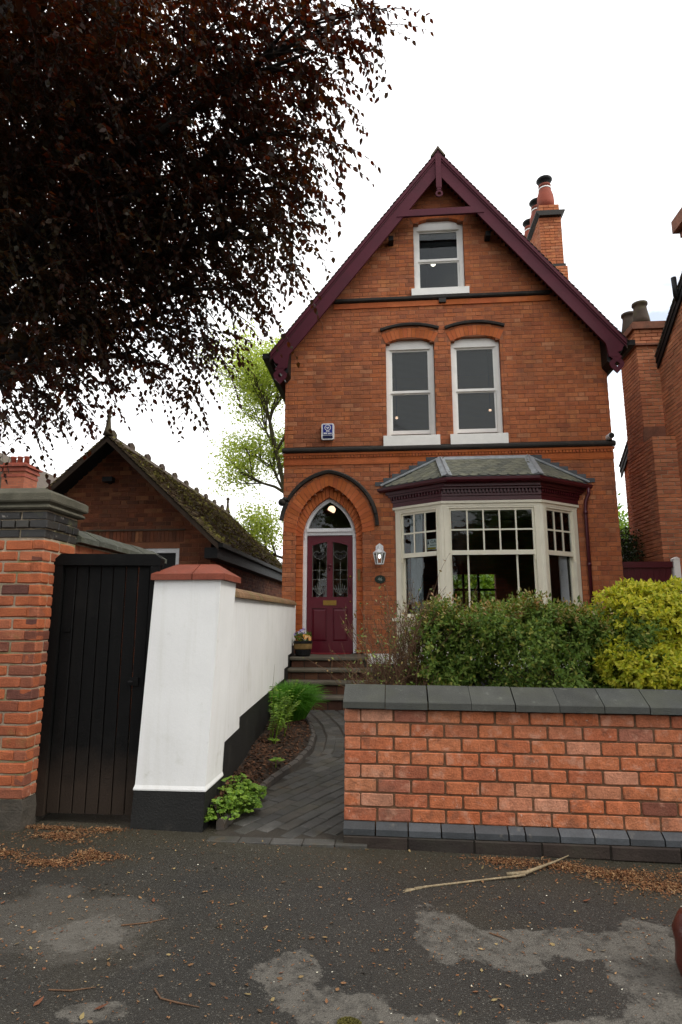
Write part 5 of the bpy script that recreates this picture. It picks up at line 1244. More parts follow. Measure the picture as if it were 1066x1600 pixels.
mb = MB(); mb.prism([(-5.70, 4.22), (-5.50, 4.22), (-5.50, 4.32), (-5.70, 4.32)], gwy - .16, gwy - .02); mb.box(-5.63, -5.57, gwy - .05, gwy + .02, 4.2, 4.34); setp(mb.build('floodlight', M['black_metal']), 'small dark floodlight on the garage gable', 'floodlight')

# ------------------------------------------------------------------ side gate and neighbouring house
sg = empty('side_gate', (4.6, 11.4, .4), 'burgundy painted side gate between the two houses', 'gate')
def sgb(x0, x1, y0, y1, z0, z1, name, mat): MB().box(x0 - 4.6, x1 - 4.6, y0 - 11.4, y1 - 11.4, z0 - .4, z1 - .4).build(name, mat, sg)
for k in range(8): sgb(4.16 + k * .107, 4.16 + k * .107 + .104, 11.40, 11.42, .45, 2.45, 'board', M['burgundy'])
sgb(4.14, 5.03, 11.36, 11.44, 2.452, 2.56, 'top_rail', M['burgundy'])
gp = MB(); gp.box(5.04, 5.15, 11.34, 11.46, .2, 2.60); gp.prism([(5.03, 2.60), (5.16, 2.60), (5.095, 2.64)], 11.33, 11.47); setp(gp.build('gate_post', M['white_paint']), 'white painted post at the right of the burgundy side gate', 'post')
nh = empty('neighbour_house', (0, 0, 0), 'neighbouring red brick house with black verge and side chimney at the right edge', 'house')
NX = 5.6; NYB = 14.72
def vz(y): return 5.22 + (NYB - y) * .715
mb = MB(); mb.prism([(NYB, -.2), (NYB, vz(NYB) - .1), (8.6, vz(8.6) - .1), (3.2, vz(8.6) - .1 - 5.4 * .715), (3.2, -.2)], NX + .008, NX + .3, 'x')
nw = mb.build('wall', M['mortar_light'], nh); 
MB().box(NX + .3, NX + 6, 3.3, NYB - .02, -.2, 5.0).build('body', M['brick_far'], nh)
nb = MB(); r_ = 0; z = .6
while z < 9.0:
    y1 = NYB; y0 = max(9.5, 0)
    ytop = NYB - (z + .08 + .1 - 5.22) / .715
    yb = min(NYB, ytop)
    if yb > y0:
        W = yb - y0; T = Matrix.Translation((NX, yb, z)) @ Matrix.Rotation(R(-90), 4, 'Z'); u = -.1175 if r_ % 2 else 0
        while u < W:
            a, b = max(u, 0), min(u + .225, W)
            if b - a > .03: nb.brick(T @ Matrix.Translation((a, 0, 0)), b - a, .068, .06)
            u += .235
    z += .078; r_ += 1
setp(nb.build('brick_courses', M['near_house_brick'], nw), kind='stuff')
mb = MB()
def verge(mb, off, th, x0, x1):
    pts = [(NYB + .12, vz(NYB + .12) + off), (8.6, vz(8.6) + off), (8.6, vz(8.6) + off - th), (NYB + .12, vz(NYB + .12) + off - th)]; mb.prism(pts, x0, x1, 'x')
verge(mb, .06, .10, NX - .05, NX + 6); nroof = mb.build('roof', M['black_metal'], nh)
mb = MB(); verge(mb, -.05, .16, NX - .045, NX - .012); verge(mb, -.02, .06, NX - .06, NX - .046); mb.build('verge_board', M['black_metal'], nh)
tiles((NX - .07, NYB + .14, vz(NYB + .14) + .07), (1, 0, 0), (0, -1, .715), 5, 6.0, .17, .12, .014, .006, M['roof_tile'], 'roof_tiles', nroof)
nc = empty('chimney', (0, 0, 0)); nc.parent = nh
CX0, CY0, CY1 = 5.18, 12.40, 13.30
mb = MB(); mb.box(CX0 + .01, NX + .1, CY0 + .01, CY1, .2, 7.72); mb.box(CX0 - .02, NX + .02, 12.0, CY0 + .01, .2, 5.1); mb.build('core', M['mortar_light'], nc)
nb = MB(); brick_faces(nb, CX0, NX + .25, CY0, CY1, 5.1, 7.2, sides='fl'); brick_faces(nb, CX0 - .03, NX, 11.99, CY1, .6, 5.1, sides='fl')
brick_faces(nb, CX0 - .03, NX + .3, CY0 - .03, CY1 + .05, 7.22, 7.55, sides='fl'); setp(nb.build('brick_courses', M['near_house_brick'], nc), kind='stuff')
mb = MB(); mb.prism([(CX0 - .03, 5.1), (NX, 5.1), (NX, 5.42), (CX0 - .0, 5.42)], CY0 - .02, CY0 + .02); mb.quadbox([(CX0 - .03, 11.99, 5.1), (NX, 11.99, 5.1), (NX, CY0 + .01, 5.1), (CX0 - .03, CY0 + .01, 5.1), (CX0, CY0, 5.11), (NX, CY0, 5.11), (NX, CY0 + .01, 5.45), (CX0, CY0 + .01, 5.45)]); mb.build('weathering', M['chimney_cap'], nc)
mb = MB(); mb.box(CX0 - .06, NX + .33, CY0 - .06, CY1 + .08, 7.19, 7.23); mb.box(CX0 - .08, NX + .36, CY0 - .08, CY1 + .11, 7.55, 7.65); mb.box(CX0 - .05, NX + .3, CY0 - .05, CY1 + .06, 7.65, 7.72); mb.build('corbel', M['chimney_cap'], nc)
for yy, xx in ((12.62, 5.42), (13.08, 5.36)):
    mb = MB(); mb.lathe([(.19, 7.74), (.17, 7.9), (.135, 8.12), (.13, 8.2), (.16, 8.22), (.16, 8.27), (.13, 8.28)], (xx, yy, 0), 14); mb.build('chimney_pot', M['ridge'], nc, smooth=True)
mb = MB(); mb.tube([(5.62, 11.35, 7.55), (5.52, 11.25, 7.68), (5.51, 11.25, 8.05)], .05, 10); mb.build('vent_pipe', M['black_metal'], nh, smooth=True)
mb = MB(); brick_faces(mb, 6.06, 6.9, 10.7, 11.6, 7.6, 8.98, sides='fl'); brick_faces(mb, 6.0, 6.9, 10.64, 11.6, 8.98, 9.15, sides='fl'); setp(mb.build('brick_courses', M['near_house_brick'], nh), kind='stuff')
mb = MB(); mb.box(6.07, 6.9, 10.71, 11.6, 7.4, 9.0); mb.box(5.80, 6.95, 10.6, 11.7, 9.28, 9.55); mb.box(5.92, 6.9, 10.62, 11.65, 9.15, 9.28); mb.build('ridge_chimney', M['chimney_cap'], nh)

# distant house top at the far left
fh = empty('distant_house', (0, 0, 0), 'distant brick house with three-pot chimney beyond the left pillar', 'house')
mb = MB(); mb.box(-17.35, -16.30, 25, 26.0, 0, 8.15); mb.build('chimney_stack', M['brick_far'], fh)
mb = MB()
for (o, a, b) in ((.03, 7.85, 7.97), (.07, 8.1, 8.2), (.14, 8.3, 8.38), (.04, 8.2, 8.3), (0, 8.38, 8.5)): mb.box(-17.35 - o, -16.30 + o, 25 - o, 26 + o, a, b)
mb.build('chimney_cornice', M['terracotta'], fh)
for k in range(3): mb = MB(); mb.lathe([(.13, 8.5), (.11, 8.8), (.135, 8.82), (.135, 8.87), (.1, 8.88)], (-17.14 + k * .32, 25.4, 0), 10); mb.build('chimney_pot', M['terracotta'], fh, smooth=True)
mb = MB(); mb.prism([(-26, 7.9), (-19, 9.6), (-16.2, 7.0), (-16.2, 6.8), (-26, 6.8)], 26.2, 33); mb.build('roof', M['roof_tile'], fh); MB().box(-26, -16.6, 26.4, 33, 0, 6.9).build('wall', M['brick_far'], fh)
mb = MB(); mb.prism([(-20.0, 9.5), (-17.0, 6.75), (-17.0, 6.5), (-20.0, 9.2)], 24.6, 26.2); mb.build('gable_roof', M['roof_tile'], fh); MB().prism([(-20.0, 9.2), (-17.05, 6.5), (-17.05, 0), (-20, 0)], 24.8, 26.2).build('gable_wall', M['brick_far'], fh)
#VEG
# ================================================================== TREES
def ellipsoid_pts(c, r, n, p=2.0):
    d = unit(rng.normal(0, 1, (n, 3))); rad = rng.uniform(0, 1, n) ** (1 / p)
    return np.array(c) + d * rad[:, None] * np.array(r)
def sprays(B, T, length, nl, leafL, droop=.5, wid=.58):
    """drooping leafy twigs: bases B, directions T -> twig paths and leaf arrays"""
    n = len(B); T = unit(T); k = 5; tt = np.linspace(0, 1, k)
    L = length[:, None, None]; path = B[:, None] + T[:, None] * L * tt[None, :, None] - np.array([0, 0, 1.])[None, None] * L * droop * (tt ** 2)[None, :, None]
    side = unit(np.cross(T, np.array([0, 0, 1.]) + rng.normal(0, .15, (n, 3))))
    P, D, Nn = [], [], []
    for j in range(nl):
        t = (j + .6) / nl; pos = B + T * length[:, None] * t; pos[:, 2] -= length * droop * t * t
        tang = T * length[:, None]; tang[:, 2] -= 2 * length * droop * t; tang = unit(tang)
        s = (1 if j % 2 else -1)
        P.append(pos); D.append(tang * .62 + side * s * .75 + rng.normal(0, .22, (n, 3)) + np.array([0, 0, -.28])); Nn.append(np.array([0, 0, 1.]) + rng.normal(0, .38, (n, 3)))
    P, D, Nn = np.concatenate(P), np.concatenate(D), np.concatenate(Nn); m = len(P)
    Ls = leafL * rng.uniform(.65, 1.15, m); return path, leaf_arrays(P, D, Nn, Ls, Ls * wid * rng.uniform(.85, 1.1, m))
beech = empty('copper_beech', (-7.2, 7.6, 0), 'dark copper beech overhanging the pavement at the upper left', 'tree')
TR0 = np.array([-7.2, 7.6, 0.])
CL = [
    (-0.36, 5.2, 7.61, 0.33, 0.6, 0.33, 100),
    (-0.75, 5.4, 7.44, 0.42, 0.7, 0.42, 110),
    (-0.94, 5.8, 6.89, 0.37, 0.6, 0.37, 110),
    (-1.18, 6.0, 6.34, 0.42, 0.7, 0.42, 110),
    (-1.32, 6.2, 5.85, 0.4, 0.7, 0.4, 105),
    (-1.84, 6.5, 5.41, 0.37, 0.65, 0.37, 100),
    (-2.35, 6.8, 5.01, 0.4, 0.7, 0.4, 95),
    (-2.81, 6.9, 4.61, 0.38, 0.7, 0.38, 85),
    (-3.96, 6.4, 4.31, 0.47, 0.7, 0.47, 85),
    (-4.46, 6.3, 4.13, 0.44, 0.7, 0.44, 85),
    (-3.47, 6.6, 4.83, 0.39, 0.7, 0.39, 80),
    (-1.63, 5.8, 8.13, 0.85, 1.1, 0.85, 95),
    (-1.93, 6.2, 7.16, 0.8, 1.1, 0.8, 95),
    (-2.22, 6.5, 6.28, 0.74, 1.0, 0.74, 95),
    (-3.0, 6.7, 5.76, 0.76, 1.0, 0.76, 90),
    (-3.18, 6.2, 8.06, 1.19, 1.3, 1.19, 75),
    (-3.23, 6.5, 6.79, 1.04, 1.2, 1.04, 80),
    (-4.56, 6.4, 9.07, 1.27, 1.3, 1.27, 70),
    (-4.61, 6.6, 7.43, 1.17, 1.2, 1.17, 75),
    (-4.28, 6.6, 5.76, 0.96, 1.1, 0.96, 80),
    (-3.82, 6.6, 5.14, 0.63, 0.8, 0.63, 80)]
Bs, Ts = [], []
for (x, y, z, rx, ry, rz, dens) in CL:
    n = int(4.19 * rx * ry * rz * dens); B = ellipsoid_pts((x, y, z), (rx, ry, rz), n, 2.3)
    out = B - np.array([-6.0, 6.5, 0]); out[:, 2] = 0; T = unit(out) * .8 + rng.normal(0, .75, (n, 3)) + np.array([0, 0, -.3]); Bs.append(B); Ts.append(T)
Bs, Ts = np.concatenate(Bs), np.concatenate(Ts)
path, (V, F) = sprays(Bs, Ts, rng.uniform(.3, .66, len(Bs)), 15, .078, .5, .62)
NB_LEAF = len(F) // 4
add('crown', np_mesh('crown', V - TR0, F, M['beech']), beech)
# outer crown away from the picture: coarser sprays that shade the pavement
CO = [(-8.5, 6.5, 9, 3.2, 3.5, 4.2), (-6.0, 3.2, 9.0, 2.6, 2.2, 2.8), (-7.5, 10.5, 10, 3, 2.5, 4), (-3.6, 3.0, 10.3, 2.3, 2.0, 1.6), (-6, 7.5, 13.5, 3.8, 3.6, 2.6), (-9.5, 3.5, 8, 2.5, 2.5, 3)]
Bo = np.concatenate([ellipsoid_pts(c[:3], c[3:], int(4.19 * c[3] * c[4] * c[5] * 7), 2.6) for c in CO]); To = rng.normal(0, 1, Bo.shape) + np.array([0, 0, -.2])
_, (V, F) = sprays(Bo, To, rng.uniform(.7, 1.2, len(Bo)), 9, .22, .35); add('outer_crown', np_mesh('outer_crown', V - TR0, F, M['beech']), beech)
V, F = tube_arrays(path, np.linspace(.006, .0015, 5)[None].repeat(len(path), 0), 3); setp(add('twigs', np_mesh('twigs', V - TR0, F, M['bark']), beech), kind='stuff')
mb = MB()
mb.tube([(0, 0, -.2), (.05, 0, 1.5), (0.1, -.1, 4), (.5, -.2, 6.5), (1.2, -.3, 9), (1.6, -.5, 12)], [.62, .48, .42, .34, .24, .12], 14); mb.build('trunk', M['bark'], beech, smooth=True)
lim = [(3.2, 'a'), (4.4, 'b'), (5.2, 'c'), (5.8, 'd'), (6.6, 'e'), (7.5, 'f'), (3.8, 'g')]
mb = MB()
for i, c in enumerate(CL):
    e = np.array(c[:3]) - TR0; z0 = 3.0 + .42 * max(0, c[2] - 3.5) + random.uniform(-.4, .4); s = np.array([.1 + .1 * max(0, z0 - 4), -.1, z0]); mid = s * .45 + e * .55 + np.array([0, 0, .7]); q = s * .15 + e * .85 + np.array([0, 0, .4])
    mb.tube([tuple(p) for p in (s, s * .75 + e * .25 + np.array([0, 0, .6]), mid, q, e)], [.11, .085, .06, .035, .012], 7)
    for _ in range(5):
        f = e + (rng.uniform(-1, 1, 3) * np.array(c[3:6]) * .9); g = (q + f) / 2 + np.array([0, 0, .15]); mb.tube([tuple(q), tuple(g), tuple(f)], [.022, .014, .004], 5)
setp(mb.build('limbs', M['bark'], beech, smooth=True), kind='stuff')

def grow_tree(base_path, r0, levels, spread, lens, nchild, up=.25, seed=1):
    """recursive limbs: returns list of (points, radii) and terminal points with directions"""
    rnd = random.Random(seed); segs = []; tips = []
    def rec(p, d, L, r, lv):
        pts = [p]; q = p.copy(); dd = d.copy(); n = 4
        for i in range(n):
            dd = (dd + Vector((rnd.gauss(0, .12), rnd.gauss(0, .12), rnd.gauss(0, .1) + up * .12))).normalized(); q = q + dd * (L / n); pts.append(q.copy())
        segs.append((pts, [r * (1 - .55 * i / n) for i in range(n + 1)]))
        if lv >= levels: tips.extend((pts[k], dd) for k in (2, 3, 4)); return
        for c in range(nchild[lv]):
            t = rnd.uniform(.35, 1.0); k = min(n, max(1, int(round(t * n)))); ax = Vector((rnd.gauss(0, 1), rnd.gauss(0, 1), rnd.gauss(0, .4))).normalized()
            nd = (dd + ax * spread + Vector((0, 0, up))).normalized(); rec(pts[k], nd, L * lens * rnd.uniform(.75, 1.2), r * .5, lv + 1)
    segs.append(([Vector(p) for p in base_path], [r0 * (1 - .5 * i / (len(base_path) - 1)) for i in range(len(base_path))]))
    return segs, tips, rec
def tree_thing(name, label, base_path, r0, starts, levels, spread, lens, nchild, leaf_mat, bark_mat, leaves_per, leafL, scatter, seed, up=.25, group=None):
    global rng
    segs, tips, rec = grow_tree(base_path, r0, levels, spread, lens, nchild, up, seed)
    for (k, d, L) in starts: rec(Vector(base_path[k]), Vector(d).normalized(), L, r0 * .5, 0)
    b0 = Vector(base_path[0]); t = empty(name, tuple(b0), label, 'tree', group)
    mb = MB(); mb.tube([p - b0 for p in segs[0][0]], segs[0][1], 10); mb.build('trunk', bark_mat, t, smooth=True)
    mb = MB()
    for pts, rad in segs[1:]: mb.tube([p - b0 for p in pts], [max(.006, x) for x in rad], 5, cap=False)
    setp(mb.build('limbs', bark_mat, t, smooth=True), kind='stuff')
    tp = np.array([tuple(p - b0) for p, d in tips]); m = len(tp) * leaves_per
    P = np.repeat(tp, leaves_per, 0) + rng.normal(0, scatter, (m, 3)); D = rng.normal(0, 1, (m, 3)) + np.array([0, 0, -.3]); L = leafL * rng.uniform(.6, 1.2, m)
    V, F = leaf_arrays(P, D, rng.normal(0, 1, (m, 3)) + np.array([0, 0, .8]), L, L * .55); add('crown', np_mesh('crown', V, F, leaf_mat), t); return t
tree_thing('ash_tree', 'pale green young-leafed tree rising behind the left corner of the house', [(-3.0, 20, 0), (-3.25, 20, 3.5), (-3.6, 20, 5.8), (-3.95, 20, 7.3), (-4.2, 20, 8.4)], .12,
           [(2, (-.8, .1, .5), 1.7), (2, (.6, -.2, .7), 1.6), (3, (-.75, .3, .75), 2.0), (3, (-.2, -.3, 1), 2.1), (3, (.7, .2, .9), 1.9), (4, (-.5, 0, 1), 1.7), (4, (.1, .2, 1), 1.9), (4, (.5, -.2, 1), 1.7), (1, (-.9, .2, .35), 1.5), (1, (.8, 0, .6), 1.6), (2, (-.3, .4, .9), 1.5)],
           2, .8, .66, (6, 5), M['pale_leaf'], M['bark_green'], 34, .10, .30, 5)
tree_thing('garden_tree', 'green tree crown showing between the garage roof and the house', [(-2.6, 24, 0), (-2.8, 24, 2.2)], .2, [(1, (-.8, 0, .6), 1.2), (1, (0, 0, 1), 1.3), (1, (.7, 0, .8), 1.3), (1, (-.2, -.5, .9), 1.2)], 2, .9, .6, (4, 4), M['herb'], M['bark_green'], 30, .14, .22, 8)
tree_thing('garden_tree', 'green tree glimpsed between the two houses', [(7.6, 21, 0), (7.7, 21, 2.6)], .2, [(1, (-.8, 0, .6), 1.4), (1, (0, 0, 1), 1.6), (1, (.7, 0, .8), 1.3), (1, (-.5, -.5, .9), 1.6)], 2, .9, .6, (5, 4), M['herb'], M['bark_green'], 26, .15, .25, 9)
tree_thing('garden_tree', 'green tree in the back garden seen through the bay window', [(2.6, 20.5, 0), (2.7, 20.5, 1.2)], .2, [(1, (-.9, 0, .4), 1.5), (1, (0, 0, 1), 1.3), (1, (.9, 0, .5), 1.4), (1, (-.3, -.6, .5), 1.2), (1, (.4, .3, .5), 1.3)], 2, .9, .6, (5, 4), M['herb'], M['bark_green'], 90, .18, .35, 10)
for i, (x, y, h, lb) in enumerate([(-9.5, -13, 11.0, 'leafy street tree across the road, left of the other two'), (-1.3, -13, 12.0, 'leafy street tree across the road, between the other two'), (8, -14, 10, 'leafy street tree across the road, right of the other two')]):
    t = empty('street_tree', (x, y, 0), lb, 'tree', 'street trees across the road'); MB().tube([(0, 0, -.2), (.1, 0, 2.5), (0, .1, h * .7)], [.3, .22, .08], 10).build('trunk', M['bark'], t, smooth=True)
    B = np.concatenate([ellipsoid_pts((random.uniform(-2, 2), random.uniform(-1.5, 1.5), h * random.uniform(.35, .75)), (2.4, 2.2, 2.2), 420, 2.5) for _ in range(5)])
    _, (V, F) = sprays(B, rng.normal(0, 1, B.shape), rng.uniform(.5, 1., len(B)), 8, .26, .3); add('crown', np_mesh('crown', V, F, M['bg_leaf']), t)

for (x0, x1, lb) in [(-15, -6.2, 'plain brick house across the road, leftmost of three'), (-5.0, 4.0, 'plain brick house across the road, middle of three'), (5.2, 14.5, 'plain brick house across the road, rightmost of three')]:
    oh = empty('opposite_house', (x0, -24, 0), lb, 'house', 'houses across the road'); w_ = x1 - x0
    MB().box(0, w_, -6, 0, -.2, 5.6).build('wall', M['brick_far'], oh); MB().prism([(-6.4, 5.5), (.4, 5.5), (-3, 9.0)], -.3, w_ + .3, 'x').build('roof', M['ridge'], oh)
    for k in range(3):
        for zz in (1.0, 3.6): wn_ = MB().box(.8 + k * 2.8, 2.2 + k * 2.8, -.02, .05, zz, zz + 1.4).build('window', M['upvc'], oh); MB().box(.9 + k * 2.8, 2.1 + k * 2.8, .051, .06, zz + .1, zz + 1.3).build('pane', M['stained'], wn_)

# ------------------------------------------------------------------ shrubs
def shrub_core(mb, base, tips, r=.012):
    for t in tips:
        b = np.array(base) + rng.uniform(-.12, .12, 3) * np.array([1, 1, 0]); m = (b + t) / 2 + rng.normal(0, .05, 3); mb.tube([tuple(b), tuple(m), tuple(t)], [r, r * .7, r * .25], 5)
# clipped dark hedge : shoots of paired leaves
hd = empty('hedge', (.95, 5.35, .15), 'dense dark green hedge behind the front wall below the bay', 'hedge'); H0 = np.array([.95, 5.35, .15])
def hedge_top(x): return 1.495 + .035 * np.sin(x * 7) + .03 * np.sin(x * 17 + 1) - .9 * np.clip(.42 - x, 0, 1) ** 1.3 - .25 * np.clip(x - 1.55, 0, 1)
ns = 4300; x = rng.uniform(.26, 1.95, ns); s = rng.uniform(0, 1, ns); face = rng.uniform(0, 1, ns)
zt = hedge_top(x); z = np.where(face < .68, .55 + (zt - .55) * rng.beta(1.25, 1.0, ns), zt - np.abs(rng.normal(0, .03, ns))); y = np.where(face < .68, 5.02 + .10 * np.sin(x * 6 + z * 4) + .07 * np.sin(x * 15 - z * 9) + np.abs(rng.normal(0, .05, ns)) + .2 * np.clip(z - zt + .14, 0, 1), rng.uniform(5.03, 5.75, ns))
keep = (z > .92) | (rng.uniform(0, 1, ns) < .8); keep &= ~((np.abs(z - 1.07) < .055) & (rng.uniform(0, 1, ns) < .55) & (x > .7))
B = np.stack([x, y, z], 1)[keep]; up = np.where(face[keep][:, None] < .68, np.array([0, -.8, .45]), np.array([0, -.15, 1.])); T = unit(up + rng.normal(0, .45, B.shape))
def shoots(B, T, length, pairs, leafL, wid):
    P, D, Nn = [], [], []; n = len(B); side0 = unit(np.cross(T, rng.normal(0, 1, (n, 3)))); side1 = np.cross(T, side0)
    for j in range(pairs):
        t = (j + .5) / pairs; sd = side0 if j % 2 else side1
        for s_ in (-1, 1): P.append(B + T * length[:, None] * t); D.append(T * .75 + sd * s_ + rng.normal(0, .2, (n, 3))); Nn.append(T + rng.normal(0, .3, (n, 3)))
    P.append(B + T * length[:, None]); D.append(T + rng.normal(0, .2, (n, 3))); Nn.append(side0)
    P, D, Nn = np.concatenate(P), np.concatenate(D), np.concatenate(Nn); Ls = leafL * rng.uniform(.6, 1.2, len(P)); return leaf_arrays(P, D, Nn, Ls, Ls * wid)
V, F = shoots(B, T, rng.uniform(.06, .2, len(B)), 4, .040, .46); add('foliage', np_mesh('foliage', V - H0, F, M['hedge']), hd)
k = 560; x = rng.uniform(.26, 1.9, k); B = np.stack([x, rng.uniform(5.0, 5.7, k), hedge_top(x) - .01], 1); T = unit(np.array([0, -.1, 1.]) + rng.normal(0, .35, B.shape))
V, F = shoots(B, T, rng.uniform(.05, .22, k), 5, .036, .42); add('young_shoots', np_mesh('young_shoots', V - H0, F, M['hedge_tip']), hd)
k = 1500; B = np.stack([rng.uniform(.2, 1.9, k), rng.uniform(5.15, 5.65, k), rng.uniform(.5, 1.5, k)], 1)[:, :]; B = B[(B[:, 2] > 1.16) | (B[:, 2] < 1.0) | (B[:, 0] < .7)]
V, F = shoots(B, unit(rng.normal(0, 1, B.shape)), np.full(len(B), .12), 3, .045, .5); setp(add('inner_foliage', np_mesh('inner_foliage', V - H0, F, M['hedge']), hd), kind='stuff')
mb = MB()
for _ in range(70): bx = rng.uniform(.3, 1.85); mb.tube([(bx - .95, rng.uniform(-.1, .2), 0), (bx - .95 + rng.normal(0, .08), rng.uniform(-.2, .2), .6), (bx - .95 + rng.normal(0, .14), rng.uniform(-.3, .25), 1.25)], [.012, .008, .003], 5)
setp(mb.build('stems', M['twig'], hd), kind='stuff')
# golden euonymus
eu = empty('golden_shrub', (2.2, 5.3, .15), 'rounded golden yellow variegated shrub spilling over the wall coping', 'shrub'); E0 = np.array([2.2, 5.3, .15])
lob = [(2.06, 5.32, 1.46, .42, .40, .33), (2.40, 5.3, 1.44, .46, .40, .35), (2.8, 5.4, 1.4, .5, .4, .40), (1.94, 5.06, 1.13, .32, .28, .18), (2.25, 5.0, 1.10, .34, .28, .18), (1.78, 5.14, 1.22, .18, .2, .17), (2.7, 5.04, 1.10, .4, .28, .2)]
Bs = []
for (a, b, c, ra, rb, rc) in lob:
    n = int(2300 * (ra * rb + rb * rc + ra * rc)); d = unit(rng.normal(0, 1, (n, 3))); d[:, 1] = -np.abs(d[:, 1]) * np.where(rng.uniform(0, 1, n) < .8, 1, -1); rr = 1 - np.abs(rng.normal(0, .09, n)) + .05 * np.sin(7 * d[:, 0] + 5 * d[:, 2] * 2)
    Bs.append((np.array([a, b, c]) + d * rr[:, None] * np.array([ra, rb, rc]), d))
B = np.concatenate([b[0] for b in Bs]); T = unit(np.concatenate([b[1] for b in Bs]) + np.array([0, -.1, .35]) + rng.normal(0, .3, B.shape))
low = B[:, 2] < 1.03; B[low & (B[:, 1] < 4.86), 2] += .05; B = B[B[:, 2] > .93] if False else B
V, F = shoots(B, T, rng.uniform(.03, .07, len(B)), 4, .042, .5); add('foliage', np_mesh('foliage', V - E0, F, M['gold']), eu)
k = 1500; li = rng.integers(0, len(lob), k); lc = np.array(lob); Bi = lc[li, :3] + unit(rng.normal(0, 1, (k, 3))) * rng.uniform(.3, .85, (k, 1)) * lc[li, 3:]
V, F = shoots(Bi, unit(rng.normal(0, 1, Bi.shape)), np.full(k, .06), 3, .05, .55); setp(add('inner_foliage', np_mesh('inner_foliage', V - E0, F, M['hedge']), eu), kind='stuff')
mb = MB(); shrub_core(mb, (0, 0, 0), [np.array([a, b, c]) - E0 for (a, b, c, *_) in lob for _ in range(4)], .014); setp(mb.build('stems', M['twig'], eu), kind='stuff')
# half-bare twiggy shrub
ts = empty('twiggy_shrub', (.08, 5.22, .15), 'half-bare brown twiggy shrub at the left end of the hedge', 'shrub')
rnd = random.Random(4); mb = MB(); LP, LD = [], []
def tw(p, d, L, r, lv):
    q = p + d * L * .5 + Vector((rnd.gauss(0, .02), rnd.gauss(0, .02), 0)); e = q + (d + Vector((rnd.gauss(0, .2), rnd.gauss(0, .2), .12))).normalized() * L * .5
    mb.tube([p, q, e], [r, r * .8, r * .55], 4, cap=False)
    if lv >= 3:
        for t_ in range(3): LP.append(tuple(p.lerp(e, rnd.random()))); LD.append((rnd.gauss(0, 1), rnd.gauss(0, 1), rnd.gauss(.4, .6)))
        return
    for _ in range(3 if lv < 2 else 4):
        a = p.lerp(e, rnd.uniform(.35, 1)); tw(a, (d + Vector((rnd.gauss(0, .42), rnd.gauss(0, .42), rnd.gauss(.15, .2)))).normalized(), L * rnd.uniform(.5, .8), r * .62, lv + 1)
for _ in range(24): tw(Vector((rnd.uniform(-.14, .12), rnd.uniform(-.08, .08), 0)), Vector((rnd.uniform(-.2, .2), rnd.uniform(-.2, .12), 1)).normalized(), rnd.uniform(.62, .9), .008, 0)
setp(mb.build('twigs', M['twig'], ts), kind='stuff')
LP, LD = np.array(LP), np.array(LD); sel = rng.uniform(0, 1, len(LP)) < .8; LP, LD = LP[sel], LD[sel]; Ls = rng.uniform(.014, .034, len(LP))
M['rust_leaf'] = pmat('rusty_leaf', '#6a6a34', ['#5a4a2a', '#7a6038', '#566a34', '#6a7a38', '#7c8a40', '#8a6a44'], 'island', rough=.6, bump=0, fine=0)
V, F = leaf_arrays(LP, LD, rng.normal(0, 1, LP.shape), Ls, Ls * .5); add('leaves', np_mesh('leaves', V, F, M['rust_leaf']), ts)
# shrub behind the side gate
ss_ = empty('shrub', (5.0, 13.2, .2), 'dark evergreen shrub standing behind the burgundy side gate', 'shrub')
B = np.concatenate([ellipsoid_pts((.0, 0, 2.45), (.42, .4, .75), 500, 3), ellipsoid_pts((-.05, .2, 1.5), (.5, .5, 1.0), 300, 3)]); V, F = shoots(B, unit(rng.normal(0, 1, B.shape)), np.full(len(B), .14), 4, .07, .45); add('foliage', np_mesh('foliage', V, F, M['dark_leaf']), ss_)
MB().tube([(0, 0, 0), (.02, .02, 1.2), (0, 0, 2.6)], [.04, .03, .01], 6).build('stem', M['twig'], ss_)

# ------------------------------------------------------------------ planting in the bed
def bed_z(x, y): return path_z(y) + .13
cr = empty('cranesbill', (-1.27, 4.95, .05), 'low bright green leafy clump at the foot of the white pier', 'plant')
k = 330; mi = rng.integers(0, 7, k); mc = np.array([(.0, -.28, .15, .10), (.06, -.12, .18, .13), (-.02, .0, .22, .12), (.07, .12, .16, .13), (.10, .26, .12, .11), (-.01, .22, .18, .10), (.12, -.02, .10, .10)])[mi]
a = rng.uniform(0, 2 * np.pi, k); rr = np.sqrt(rng.uniform(0, 1, k)); px_ = mc[:, 0] + rr * np.cos(a) * mc[:, 3]; py_ = mc[:, 1] + rr * np.sin(a) * mc[:, 3] * 1.25; pz = .02 + mc[:, 2] * (1 - .75 * rr ** 2) * rng.uniform(.55, 1.15, k)
C = np.stack([px_, py_, pz], 1); LP, LD, LN = [], [], []
for j in range(5):
    aa = a + (j - 2) * .72; LP.append(C); LD.append(np.stack([np.cos(aa), np.sin(aa), rng.normal(-.05, .2, k)], 1)); LN.append(np.tile([0, 0, 1.], (k, 1)) + rng.normal(0, .5, (k, 3)) + np.array([.2, -.4, 0]))
LP, LD, LN = map(np.concatenate, (LP, LD, LN)); Ls = np.tile(rng.uniform(.018, .04, k), 5); V, F = leaf_arrays(LP, LD, LN, Ls, Ls * .75, .1); add('leaves', np_mesh('leaves', V, F, M['herb']), cr)
V, F = tube_arrays(np.stack([np.stack([px_ * .5, py_ * .6, np.zeros(k)], 1), np.stack([px_ * .8, py_ * .9, pz * .6], 1), C], 1), np.full((k, 3), .002), 3); setp(add('stalks', np_mesh('stalks', V, F, M['herb']), cr), kind='stuff')
fe = empty('ferny_plant', (-1.38, 7.1, .22), 'tall ferny plant with feathery leaves against the white wall', 'plant')
LP, LD, LN = [], [], []; mb = MB()
